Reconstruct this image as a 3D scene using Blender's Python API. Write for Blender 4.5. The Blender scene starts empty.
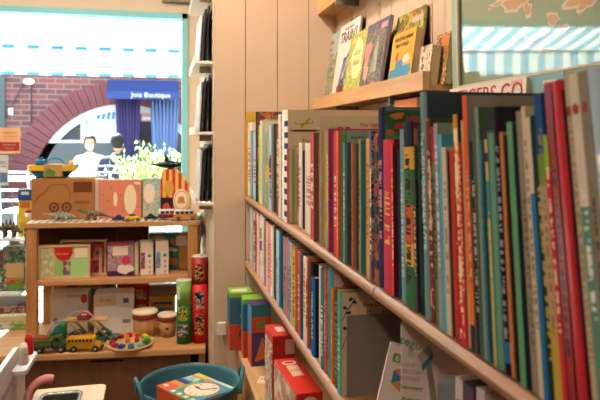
import bpy, bmesh, math, random
from mathutils import Vector, Matrix, Euler
random.seed(7)
PI = math.pi
SC = bpy.context.scene
COL = SC.collection
H = 1.30                       # eye height
F = 600.0                      # focal length in pixels of a 600 px wide frame
YAW = math.atan(138/600)
SY, CY = math.sin(YAW), math.cos(YAW)
HOR = 137.0
def W(px, D, z):               # a point of the place from a sight line, its depth and its height
    u = (px-300)/F
    return Vector((D*(SY+CY*u), D*(CY-SY*u), z))
def Zat(py, D): return H-(py-HOR)/F*D
def DX(px, X):                 # depth at which a sight line meets the plane X = const
    return X/(SY+CY*(px-300)/F)
def YX(px, X):
    D = DX(px, X); return D*(CY-SY*(px-300)/F)

# ------------------------------------------------------------------ materials
def lin(h):
    h = h.lstrip('#'); c = [int(h[i:i+2], 16)/255 for i in (0, 2, 4)]
    return tuple((x/12.92 if x <= .04045 else ((x+.055)/1.055)**2.4) for x in c)+(1,)
_M = {}
def newmat(key):
    m = bpy.data.materials.new(key); m.use_nodes = True
    nt = m.node_tree; b = nt.nodes['Principled BSDF']
    return m, nt, b
def N(nt, t, **kw):
    n = nt.nodes.new(t)
    for k, v in kw.items(): setattr(n, k, v)
    return n
def mth(nt, op, a, b=None):
    n = N(nt, 'ShaderNodeMath', operation=op)
    for i, v in enumerate((a, b)):
        if v is None: continue
        if isinstance(v, (int, float)): n.inputs[i].default_value = v
        else: nt.links.new(v, n.inputs[i])
    return n.outputs[0]
def mixc(nt, f, a, b):
    n = N(nt, 'ShaderNodeMix', data_type='RGBA')
    for idx, v in ((0, f), (6, a), (7, b)):
        if isinstance(v, (int, float, tuple)): n.inputs[idx].default_value = v
        else: nt.links.new(v, n.inputs[idx])
    return n.outputs[2]
def objco(nt, scale=(1, 1, 1)):
    tc = N(nt, 'ShaderNodeTexCoord'); mp = N(nt, 'ShaderNodeMapping')
    mp.inputs['Scale'].default_value = scale
    nt.links.new(tc.outputs['Object'], mp.inputs[0]); return mp.outputs[0]
def noise(nt, co, scale, detail=2):
    n = N(nt, 'ShaderNodeTexNoise'); n.inputs['Scale'].default_value = scale; n.inputs['Detail'].default_value = detail
    nt.links.new(co, n.inputs['Vector']); return n
def flat(hx, rough=.55, metal=0., coat=0., var=.06, vs=30):
    key = ('flat', hx, rough, metal, coat, var, vs)
    if key in _M: return _M[key]
    m, nt, b = newmat('surface_'+hx.strip('#'))
    c = lin(hx)
    if var:
        co = objco(nt); n = noise(nt, co, vs, 3)
        dk = tuple(x*(1-var*2) for x in c[:3])+(1,); lt = tuple(min(1, x*(1+var)) for x in c[:3])+(1,)
        nt.links.new(mixc(nt, n.outputs[0], dk, lt), b.inputs['Base Color'])
    else: b.inputs['Base Color'].default_value = c
    b.inputs['Roughness'].default_value = rough; b.inputs['Metallic'].default_value = metal
    b.inputs['Coat Weight'].default_value = coat
    if not metal: b.inputs['Specular IOR Level'].default_value = .3
    _M[key] = m; return m
def wood(h1, h2, rough=.42, axis='x', scale=1.):
    key = ('wood', h1, h2, rough, axis, scale)
    if key in _M: return _M[key]
    m, nt, b = newmat('wood_'+h1.strip('#'))
    s = [34*scale, 34*scale, 34*scale]; s['xyz'.index(axis)] = 2.2*scale
    co = objco(nt, tuple(s)); n = noise(nt, co, 1., 5)
    r = N(nt, 'ShaderNodeValToRGB'); r.color_ramp.elements[0].position = .3; r.color_ramp.elements[1].position = .72
    r.color_ramp.elements[0].color = lin(h1); r.color_ramp.elements[1].color = lin(h2)
    nt.links.new(n.outputs[0], r.inputs[0]); nt.links.new(r.outputs[0], b.inputs['Base Color'])
    bp = N(nt, 'ShaderNodeBump'); bp.inputs['Strength'].default_value = .08; bp.inputs['Distance'].default_value = .002
    nt.links.new(n.outputs[0], bp.inputs['Height']); nt.links.new(bp.outputs[0], b.inputs['Normal'])
    b.inputs['Roughness'].default_value = rough
    _M[key] = m; return m
def illus(cols, scale=25., rough=.4, seed=0, stretch=(1, 1, 1)):
    """printed picture: a palette laid out by noise"""
    key = ('ill', tuple(cols), scale, rough, seed, stretch)
    if key in _M: return _M[key]
    m, nt, b = newmat('printed_picture')
    tc = N(nt, 'ShaderNodeTexCoord'); mp = N(nt, 'ShaderNodeMapping'); mp.inputs['Scale'].default_value = stretch
    mp.inputs['Location'].default_value = (seed*3.1, seed*1.7, seed*2.3)
    nt.links.new(tc.outputs['Object'], mp.inputs[0])
    n = noise(nt, mp.outputs[0], scale, 2.5)
    r = N(nt, 'ShaderNodeValToRGB'); r.color_ramp.interpolation = 'CONSTANT'
    k = len(cols); e = r.color_ramp.elements
    e[0].position = 0; e[0].color = lin(cols[0]); e[1].position = .36+.28/k; e[1].color = lin(cols[1 % k])
    for i in range(2, k):
        x = e.new(.36+.28*i/k); x.color = lin(cols[i])
    nt.links.new(n.outputs[0], r.inputs[0]); nt.links.new(r.outputs[0], b.inputs['Base Color'])
    b.inputs['Roughness'].default_value = rough
    _M[key] = m; return m
def spine_mat(base, text=None, bands=(), h=.3, t=.01, rough=.38, seed=0, blobs=None):
    """printed spine: bands of colour up the spine and a line of small lettering"""
    m, nt, b = newmat('printed_spine')
    tc = N(nt, 'ShaderNodeTexCoord'); sp = N(nt, 'ShaderNodeSeparateXYZ'); nt.links.new(tc.outputs['Object'], sp.inputs[0])
    zf = mth(nt, 'DIVIDE', sp.outputs[2], h)
    r = N(nt, 'ShaderNodeValToRGB'); r.color_ramp.interpolation = 'CONSTANT'
    stops = []; p = 0.
    for (a, c, hx) in sorted(bands):
        if a > p+.001: stops.append((p, base))
        stops.append((a, hx)); p = c
    if p < .995: stops.append((p, base))
    e = r.color_ramp.elements; e[0].position = 0; e[0].color = lin(stops[0][1]); e[1].position = 1; e[1].color = lin(stops[-1][1])
    for (a, hx) in stops[1:]:
        x = e.new(a); x.color = lin(hx)
    nt.links.new(zf, r.inputs[0]); col = r.outputs[0]
    mp = N(nt, 'ShaderNodeMapping'); mp.inputs['Location'].default_value = (seed, seed*2, seed*.37); nt.links.new(tc.outputs['Object'], mp.inputs[0])
    if blobs:
        n2 = noise(nt, mp.outputs[0], 60, 2)
        col = mixc(nt, mth(nt, 'GREATER_THAN', n2.outputs[0], .54), col, lin(blobs))
    if text:
        mp2 = N(nt, 'ShaderNodeMapping'); mp2.inputs['Location'].default_value = (0, seed*2, seed*.37); mp2.inputs['Scale'].default_value = (0, .8/t, 230)
        nt.links.new(tc.outputs['Object'], mp2.inputs[0])
        n = noise(nt, mp2.outputs[0], 1.0, 1)
        f = mth(nt, 'GREATER_THAN', n.outputs[0], .5)
        yy = mth(nt, 'ABSOLUTE', sp.outputs[1])
        f = mth(nt, 'MULTIPLY', f, mth(nt, 'LESS_THAN', yy, t*.24))
        lo = .12+.2*random.random(); hi = .62+.3*random.random()
        f = mth(nt, 'MULTIPLY', f, mth(nt, 'GREATER_THAN', zf, lo)); f = mth(nt, 'MULTIPLY', f, mth(nt, 'LESS_THAN', zf, hi))
        col = mixc(nt, f, col, lin(text))
    nt.links.new(col, b.inputs['Base Color']); b.inputs['Roughness'].default_value = .62 if rough > .3 else .3; b.inputs['Specular IOR Level'].default_value = .06 if rough > .3 else .3
    return m
def brick_mat(c1, c2, mortar, scale=1., vert=False):
    m, nt, b = newmat('brickwork')
    tc = N(nt, 'ShaderNodeTexCoord'); mp = N(nt, 'ShaderNodeMapping')
    mp.inputs['Rotation'].default_value = (PI/2, 0, 0)
    nt.links.new(tc.outputs['Object'], mp.inputs[0])
    br = N(nt, 'ShaderNodeTexBrick'); br.inputs['Color1'].default_value = lin(c1); br.inputs['Color2'].default_value = lin(c2); br.inputs['Mortar'].default_value = lin(mortar)
    br.inputs['Scale'].default_value = scale; br.inputs['Mortar Size'].default_value = .012; br.inputs['Brick Width'].default_value = .3; br.inputs['Row Height'].default_value = .1
    nt.links.new(mp.outputs[0], br.inputs[0]); nt.links.new(br.outputs[0], b.inputs['Base Color']); b.inputs['Roughness'].default_value = .85
    return m
def stripe_mat(c1, c2, width, axis=0, duty=.5, transl=0., rough=.6, off=0.):
    m, nt, b = newmat('striped_cloth')
    tc = N(nt, 'ShaderNodeTexCoord'); sp = N(nt, 'ShaderNodeSeparateXYZ'); nt.links.new(tc.outputs['Object'], sp.inputs[0])
    v = mth(nt, 'FRACT', mth(nt, 'DIVIDE', mth(nt, 'ADD', sp.outputs[axis], off+50*width), width))
    col = mixc(nt, mth(nt, 'LESS_THAN', v, duty), lin(c1), lin(c2))
    nt.links.new(col, b.inputs['Base Color']); b.inputs['Roughness'].default_value = rough
    if transl:
        t = N(nt, 'ShaderNodeBsdfTranslucent'); nt.links.new(col, t.inputs[0])
        mx = N(nt, 'ShaderNodeMixShader'); mx.inputs[0].default_value = transl
        out = nt.nodes['Material Output']
        nt.links.new(b.outputs[0], mx.inputs[1]); nt.links.new(t.outputs[0], mx.inputs[2]); nt.links.new(mx.outputs[0], out.inputs[0])
    return m
def check_mat(c1, c2, c3, s):
    m, nt, b = newmat('gingham_cloth')
    tc = N(nt, 'ShaderNodeTexCoord'); sp = N(nt, 'ShaderNodeSeparateXYZ'); nt.links.new(tc.outputs['Object'], sp.inputs[0])
    a = mth(nt, 'LESS_THAN', mth(nt, 'FRACT', mth(nt, 'DIVIDE', mth(nt, 'ADD', mth(nt, 'ADD', sp.outputs[0], sp.outputs[2]), 5.), s)), .5)
    c = mth(nt, 'LESS_THAN', mth(nt, 'FRACT', mth(nt, 'DIVIDE', mth(nt, 'ADD', mth(nt, 'ADD', sp.outputs[1], sp.outputs[2]), 5.), s)), .5)
    f = mth(nt, 'MULTIPLY', mth(nt, 'ADD', a, c), .5)
    nt.links.new(mixc(nt, f, lin(c1), lin(c3)), b.inputs['Base Color']); b.inputs['Roughness'].default_value = .9
    return m
def glass_mat(tint='#f4fbfa', refl=.06, name='window_glass'):
    m, nt, b = newmat(name)
    nt.nodes.remove(b)
    tr = N(nt, 'ShaderNodeBsdfTransparent'); tr.inputs[0].default_value = lin(tint)
    gl = N(nt, 'ShaderNodeBsdfGlossy'); gl.inputs['Roughness'].default_value = .01
    mx = N(nt, 'ShaderNodeMixShader')
    fr = N(nt, 'ShaderNodeLayerWeight'); fr.inputs[0].default_value = .5
    nt.links.new(mth(nt, 'ADD', mth(nt, 'MULTIPLY', mth(nt, 'POWER', fr.outputs[1], 4.), .7), refl*.5), mx.inputs[0])
    nt.links.new(tr.outputs[0], mx.inputs[1]); nt.links.new(gl.outputs[0], mx.inputs[2]); nt.links.new(mx.outputs[0], nt.nodes['Material Output'].inputs[0])
    return m
def emit_mat(hx, s):
    m, nt, b = newmat('lamp_glow'); b.inputs['Base Color'].default_value = lin(hx)
    b.inputs['Emission Color'].default_value = lin(hx); b.inputs['Emission Strength'].default_value = s; return m

# ------------------------------------------------------------------ mesh helpers
def link(o): COL.objects.link(o); return o
def mk(name, bm, mats, parent=None, smooth=False):
    me = bpy.data.meshes.new(name); bm.normal_update(); bm.to_mesh(me); bm.free()
    if not isinstance(mats, (list, tuple)): mats = [mats]
    for m in mats: me.materials.append(m)
    if smooth:
        for p in me.polygons: p.use_smooth = True
    o = link(bpy.data.objects.new(name, me))
    if parent is not None: o.parent = parent
    return o
def place(o, loc=(0, 0, 0), rz=0, rx=0, ry=0):
    o.location = loc; o.rotation_euler = (rx, ry, rz); return o
def tag(o, label=None, cat=None, group=None, kind=None):
    if label: o['label'] = label
    if cat: o['category'] = cat
    if group: o['group'] = group
    if kind: o['kind'] = kind
    return o
def empty(name, loc, rz, label, cat, group=None):
    o = link(bpy.data.objects.new(name, None)); o.empty_display_size = .05
    o.location = loc; o.rotation_euler = (0, 0, rz)
    return tag(o, label, cat, group)
def bx(bm, x0, x1, y0, y1, z0, z1, bevel=0., mi=0, seg=2, M=None):
    vs = [bm.verts.new((x, y, z)) for x in (x0, x1) for y in (y0, y1) for z in (z0, z1)]
    fs = [bm.faces.new([vs[i] for i in q]) for q in ((0, 1, 3, 2), (4, 6, 7, 5), (0, 4, 5, 1), (2, 3, 7, 6), (0, 2, 6, 4), (1, 5, 7, 3))]
    for f in fs: f.material_index = mi
    if M is not None: bmesh.ops.transform(bm, matrix=M, verts=vs)
    if bevel:
        es = list({e for f in fs for e in f.edges})
        bmesh.ops.bevel(bm, geom=es, offset=bevel, segments=seg, affect='EDGES', profile=.5, material=mi)
def box(name, x0, x1, y0, y1, z0, z1, mat, parent=None, bevel=0., seg=2):
    bm = bmesh.new(); bx(bm, x0, x1, y0, y1, z0, z1, bevel, 0, seg); return mk(name, bm, mat, parent)
def lathe(bm, prof, n=24, c=(0, 0, 0), mi=0, M=None, cap=True):
    """prof: (radius, height) pairs from bottom to top"""
    rings = []
    for r, z in prof:
        rings.append([bm.verts.new((c[0]+max(r, 1e-5)*math.cos(2*PI*i/n), c[1]+max(r, 1e-5)*math.sin(2*PI*i/n), c[2]+z)) for i in range(n)])
    for a, b in zip(rings, rings[1:]):
        for i in range(n):
            f = bm.faces.new((a[i], a[(i+1) % n], b[(i+1) % n], b[i])); f.material_index = mi; f.smooth = True
    if cap:
        f = bm.faces.new(rings[0][::-1]); f.material_index = mi; f = bm.faces.new(rings[-1]); f.material_index = mi
    if M is not None: bmesh.ops.transform(bm, matrix=M, verts=[v for r in rings for v in r])
def lath(name, prof, mat, parent=None, n=24, c=(0, 0, 0), M=None, cap=True):
    bm = bmesh.new(); lathe(bm, prof, n, c, 0, M, cap); return mk(name, bm, mat, parent)
def tube(bm, pts, rad, n=8, mi=0, cap=True):
    pts = [Vector(p) for p in pts]; rs = rad if isinstance(rad, (list, tuple)) else [rad]*len(pts); rings = []
    up = Vector((0, 0, 1)); prev = None
    for i, p in enumerate(pts):
        d = (pts[min(i+1, len(pts)-1)]-pts[max(i-1, 0)]).normalized()
        if prev is None:
            a = d.cross(up)
            if a.length < .05: a = d.cross(Vector((1, 0, 0)))
        else: a = prev-d*prev.dot(d)
        a.normalize(); prev = a; b = d.cross(a)
        rings.append([bm.verts.new(p+(a*math.cos(2*PI*k/n)+b*math.sin(2*PI*k/n))*rs[i]) for k in range(n)])
    for r, s in zip(rings, rings[1:]):
        for k in range(n):
            f = bm.faces.new((r[k], r[(k+1) % n], s[(k+1) % n], s[k])); f.material_index = mi; f.smooth = True
    if cap:
        for r in (rings[0][::-1], rings[-1]): f = bm.faces.new(r); f.material_index = mi
def tub(name, pts, rad, mat, parent=None, n=8):
    bm = bmesh.new(); tube(bm, pts, rad, n); bmesh.ops.recalc_face_normals(bm, faces=bm.faces); return mk(name, bm, mat, parent)
def smoothpath(pts, k=6):
    P = [Vector(p) for p in pts]; out = []
    for i in range(len(P)-1):
        a, b, c, d = P[max(i-1, 0)], P[i], P[i+1], P[min(i+2, len(P)-1)]
        for j in range(k):
            t = j/k; out.append(.5*((2*b)+(c-a)*t+(2*a-5*b+4*c-d)*t*t+(3*b-a-3*c+d)*t**3))
    out.append(P[-1]); return out
def prism(bm, poly, a0, a1, plane='xz', mi=0):
    """poly extruded: plane xz -> along y from a0 to a1; yz -> along x; xy -> along z"""
    def p3(p, a): return {'xz': (p[0], a, p[1]), 'yz': (a, p[0], p[1]), 'xy': (p[0], p[1], a)}[plane]
    A = [bm.verts.new(p3(p, a0)) for p in poly]; B = [bm.verts.new(p3(p, a1)) for p in poly]; n = len(poly)
    fs = [bm.faces.new(A), bm.faces.new(B[::-1])]+[bm.faces.new((A[i], B[i], B[(i+1) % n], A[(i+1) % n])) for i in range(n)]
    for f in fs: f.material_index = mi
    bmesh.ops.recalc_face_normals(bm, faces=fs)
def prs(name, poly, a0, a1, mat, parent=None, plane='xz', bevel=0):
    bm = bmesh.new(); prism(bm, poly, a0, a1, plane)
    if bevel: bmesh.ops.bevel(bm, geom=bm.edges[:], offset=bevel, segments=2, affect='EDGES', profile=.5)
    return mk(name, bm, mat, parent)
def disc(cx, cz, r, n=20, rz=None): return [(cx+r*math.cos(2*PI*i/n), cz+(rz or r)*math.sin(2*PI*i/n)) for i in range(n)]
def ball(bm, c, r, n=10, mi=0):
    M = Matrix.Translation(c) @ Matrix.Diagonal((*(r if isinstance(r, (tuple, list)) else (r, r, r)), 1))
    g = bmesh.ops.create_uvsphere(bm, u_segments=n+4, v_segments=n, radius=1, matrix=M)
    for v in g['verts']:
        for f in v.link_faces: f.smooth = True; f.material_index = mi
def text(name, s, size, mat, parent, M, ext=.0004, align='CENTER'):
    c = bpy.data.curves.new('lettering', 'FONT'); c.body = s; c.size = size; c.extrude = ext; c.align_x = align; c.align_y = 'CENTER'; c.resolution_u = 2
    t = bpy.data.objects.new('lettering', c); COL.objects.link(t)
    dg = bpy.context.evaluated_depsgraph_get(); me = bpy.data.meshes.new_from_object(t.evaluated_get(dg))
    COL.objects.unlink(t); bpy.data.objects.remove(t); bpy.data.curves.remove(c)
    me.materials.clear(); me.materials.append(mat); me.transform(M)
    o = link(bpy.data.objects.new(name, me)); o.parent = parent; return o
def MF(face, u, v, dims):
    """matrix taking a flat xy drawing (x right, y up, z out) to a face of a box w x d x h (base centre origin)"""
    w, d, h = dims; e = .0005
    R = {'front': (Vector((1, 0, 0)), Vector((0, 0, 1)), Vector((0, -1, 0)), Vector((u*w-w/2, -d/2-e, v*h))),
         'left': (Vector((0, -1, 0)), Vector((0, 0, 1)), Vector((-1, 0, 0)), Vector((-w/2-e, d/2-u*d, v*h))),
         'right': (Vector((0, 1, 0)), Vector((0, 0, 1)), Vector((1, 0, 0)), Vector((w/2+e, u*d-d/2, v*h))),
         'top': (Vector((1, 0, 0)), Vector((0, 1, 0)), Vector((0, 0, 1)), Vector((u*w-w/2, v*d-d/2, h+e)))}[face]
    M = Matrix.Identity(4)
    for i in range(3): M[i][0], M[i][1], M[i][2], M[i][3] = R[0][i], R[1][i], R[2][i], R[3][i]
    return M
def decal(parent, dims, face, poly, mat, name='printed_panel', th=.0008, uv=True, label=None):
    """thin printed patch on a box face; poly in face fractions"""
    w, d, h = dims; fw, fh = {'front': (w, h), 'left': (d, h), 'right': (d, h), 'top': (w, d)}[face]
    if len(poly) == 4 and not isinstance(poly[0], (tuple, list)):
        a, b, c, e = poly; poly = [(a, b), (c, b), (c, e), (a, e)]
    bm = bmesh.new(); prism(bm, [(p[0]*fw, p[1]*fh) for p in poly], -.0006, th, 'xy')
    bmesh.ops.transform(bm, matrix=MF(face, 0, 0, dims), verts=bm.verts[:])
    o = mk(name, bm, mat, parent)
    if label: o['label'] = label
    return o
def carton(name, loc, rz, dims, mats, label, cat='box', group=None, panels=(), texts=(), bevel=.0015, body='carton_body', rx=0, ry=0):
    w, d, h = dims
    t = empty(name, loc, rz, label, cat, group); t.rotation_euler = (rx, ry, rz)
    bm = bmesh.new(); bx(bm, -w/2, w/2, -d/2, d/2, 0, h, bevel, 0, 1)
    mk(body, bm, mats, t)
    for p in panels: decal(t, dims, p[0], p[1], p[2], *(p[3:4] or ()))
    for (face, u, v, s, size, mat) in texts: text('printed_lettering', s, size, mat, t, MF(face, u, v, dims))
    return t

# ------------------------------------------------------------------ palette of surfaces
WALL = flat('#d6bb9e', .7, var=.015, vs=4)
WALLW = flat('#e9d9c3', .75, var=.01, vs=4)
OAK = wood('#b98a5c', '#d7ab79', .4, 'y'); OAKX = wood('#b07e50', '#cf9c68', .42, 'x'); OAKZ = wood('#a87444', '#c68f58', .42, 'z')
NOSE = wood('#a4744f', '#ba875f', .33, 'y')
PALE = wood('#d9b184', '#e8c69c', .35, 'x')
DARKW = wood('#5a3a26', '#74492f', .45, 'z')
WHITE = flat('#f1ece6', .5, var=0); CREAM = flat('#ead9bd', .55); PAPER = flat('#e6d9c2', .8, var=.05, vs=200)
BLACK = flat('#17161a', .45, var=0); RED = flat('#c9242b', .35, var=0); TEALF = flat('#8fc9c2', .35, var=0)
KRAFT = flat('#b07c4c', .8, var=.04); CHROME = flat('#c8c8cc', .22, 1., var=0); GREYM = flat('#8f9094', .45, .2, var=0)

# ------------------------------------------------------------------ the room
def struct(o): o['kind'] = 'structure'; return o
YE, YW, XR = 2.46, 3.50, .725
fl = wood('#6d4a33', '#8a6042', .4, 'y', .5)
struct(box('floor', -2.6, .9, -2.6, 3.62, -.1, 0, fl))
struct(box('ceiling', -2.6, .9, -2.6, 3.62, 2.75, 2.85, WALLW))
struct(box('wall_left', -2.7, -2.6, -2.6, 3.62, 0, 2.75, WALLW))
struct(box('wall_back', -2.7, .9, -2.7, -2.6, 0, 2.75, WALLW))
def boards(bm, along, a0, a1, step, off, face, z0, z1, mi=0):
    """grooved boarding with 3 mm gaps; along 'x' faces -y at y=face, along 'y' faces -x at x=face"""
    k = math.ceil((a0-off)/step)-1; x = off+k*step
    while x < a1-1e-4:
        p, q = max(x+.0015, a0), min(x+step-.0015, a1)
        if q > p+.002:
            if along == 'x': bx(bm, p, q, face, face+.01, z0, z1)
            else: bx(bm, face, face+.01, p, q, z0, z1)
        x += step
bm = bmesh.new(); bx(bm, .2095, .9, YE+.0105, YW+.1, 0, 2.75); bx(bm, .207, .2100, YE+.001, YW, 0, 2.75)
gx = lambda px: YE  # grooves where the photograph has them
def XatY(px, Y): u = (px-300)/F; return Y*(SY+CY*u)/(CY-SY*u)
g1, g2 = XatY(245.5, YE), XatY(277.5, YE)
boards(bm, 'x', .207, XR, g2-g1, g1, YE, 0, 2.75)
struct(mk('wall_end', bm, WALL))
bm = bmesh.new(); bx(bm, XR+.01, .9, -2.6, YE+.01, 0, 2.75); boards(bm, 'y', -2.6, YE, .126, YE-.126*30, XR, 0, 2.75)
struct(mk('wall_right', bm, WALL))
# front wall with its big shop window
WX0, WX1, WZ0, WZ1 = -2.15, XatY(187.5, YW), .12, H+.705
bm = bmesh.new()
bx(bm, WX1, .2065, YW, YW+.1, 0, 2.75); bx(bm, -2.6, WX0, YW, YW+.1, 0, 2.75); bx(bm, WX0, WX1, YW, YW+.1, WZ1, 2.75); bx(bm, WX0, WX1, YW, YW+.1, 0, WZ0)
struct(mk('wall_front', bm, WALLW))
win = struct(link(bpy.data.objects.new('window_1', None))); win.location = ((WX0+WX1)/2, YW, WZ0)
cx = (WX0+WX1)/2
bm = bmesh.new(); f = .032
for a in ((WX0-cx, WX1-cx, 0, f), (WX0-cx, WX1-cx, WZ1-WZ0-f, WZ1-WZ0), (WX0-cx, WX0-cx+f, 0, WZ1-WZ0), (WX1-cx-f, WX1-cx, 0, WZ1-WZ0)):
    bx(bm, a[0], a[1], -.02, .07, a[2], a[3], .002)
mk('window_frame', bm, flat('#8edbe8', .4, var=0), win)
box('window_pane', WX0-cx+f, WX1-cx-f, .03, .034, f, WZ1-WZ0-f, glass_mat(), win)
# alarm box high above the window
t = empty('alarm_box', W(179, 3.40, 0)+Vector((0, 0, 0)), 0, 'small grey plastic alarm box on cream wall above the window', 'alarm box')
t.location = (XatY(179, YW), YW-.021, H+.77)
bm = bmesh.new(); bx(bm, -.09, .09, -.02, .02, 0, .09, .006); mk('casing', bm, flat('#b9ab98', .5, var=0), t)
box('base_plate', -.095, .095, -.012, .02, -.004, .012, flat('#a0968a', .5, var=0), t)

# ------------------------------------------------------------------ the long bookcase
def nosed(x0, x1, y0, y1, zc, r, n=8):
    poly = [(x1, zc-r), (x1, zc+r)]+[(x0+r-r*math.sin(a), zc+r*math.cos(a)) for a in [PI*i/n for i in range(n+1)]]
    return poly
bc = empty('bookcase', (XR, 1.0, 0), 0, 'long oak bookcase with rounded shelf edges fixed along the right wall', 'bookcase')
def bcp(name, bm, mat):
    o = mk(name, bm, mat, bc); o.data.transform(Matrix.Translation((-XR, -1.0, 0))); return o
ZU, ZL, R_ = H-.252, H-.520, .0145
J1 = YX(279, .335); J2 = YX(375, .335)
for zc, js in ((ZU, (-.7, J2, J1, YE-.003)), (ZL, (-.7, .55, YE-.003))):
    for a, b in zip(js, js[1:]):
        bm = bmesh.new(); prism(bm, nosed(.332, XR-.002, a, b, zc, R_), a+.0022, b-.0012, 'xz'); bcp('shelf', bm, NOSE)
bm = bmesh.new(); prism(bm, nosed(.285, XR-.002, 0, 0, .472, .013), -.7, YE-.003, 'xz'); bcp('base_shelf', bm, OAK)
bm = bmesh.new(); bx(bm, .30, XR-.002, -.7, YE-.004, 0, .4585); bcp('base_cabinet', bm, OAKX)
bm = bmesh.new(); bx(bm, .36, XR-.002, -.72, -.702, 0, 1.4); bcp('side_panel', bm, OAKZ)
for y in (.35, 1.15, 1.95):   # wall brackets carry the shelves
    for zc in (ZU, ZL):
        bm = bmesh.new(); prism(bm, [(XR-.002, zc-R_-.0005), (.55, zc-R_-.0005), (.56, zc-R_-.012), (XR-.002, zc-R_-.05)], y, y+.004, 'xz')
        bcp('bracket', bm, GREYM)

# ------------------------------------------------------------------ books
XB = .334
def theta(x):
    pts = ((240, 0), (372, .5), (400, 2.), (430, 3.9), (475, 4.3), (500, 5.2), (560, 7.6), (700, 8))
    for (a, p), (b, q) in zip(pts, pts[1:]):
        if x <= b: return math.radians(p+(q-p)*max(0, x-a)/(b-a))
    return math.radians(8)
def Ysolve(px, py, X, zs, pivot=True):
    Y = YX(px, X); D = DX(px, X)
    return Y-math.tan(theta(px))*max(0, (Zat(py, D)-zs))
LAB = set()
def book(name, X, y0, y1, zs, h, depth, base, cover, th, label, group, text_c=None, bands=(), blobs=None, seed=0, pages='#d9c9ac', round_=False, rough=.38):
    t_ = y1-y0
    o = empty(name, (X, (y0+y1)/2, zs+t_/2*math.sin(th)+.0006), 0, label, 'book', group)
    o.rotation_euler = (-th, 0, 0)
    c = .0014 if t_ < .008 else .0022
    bm = bmesh.new(); hw = t_/2-.0002
    if round_ or t_ > .012:      # rounded spine
        k = 5; out = [(.004-.004*math.cos(PI/2*0), 0)]
        poly = [(depth, -hw), (.004, -hw)]+[(.004-.004*math.sin(PI*i/k), -hw*math.cos(PI*i/k)) for i in range(1, k)]+[(.004, hw), (depth, hw), (depth, hw-c), (.006, hw-c), (.006, -hw+c), (depth, -hw+c)]
    else: poly = [(depth, -hw), (0, -hw), (0, hw), (depth, hw), (depth, hw-c), (.003, hw-c), (.003, -hw+c), (depth, -hw+c)]
    prism(bm, poly, 0, h, 'xy')
    bm.faces.ensure_lookup_table(); bm.normal_update()
    for f in bm.faces:
        if f.normal.x < -.2 and f.calc_center_median().x < .0042: f.material_index = 1
    cm = cover if not isinstance(cover, str) else flat(cover, .6, var=.05, vs=12)
    cv = mk('cover', bm, [cm, spine_mat(base, text_c, bands, h, t_, rough, seed, blobs)], o)
    box('pages', .0064 if t_ > .012 else .0034, depth-.003, -hw+c+.0001, hw-c-.0001, .003, h-.003, flat(pages, .85, var=.05, vs=150), o)
    return o
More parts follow.
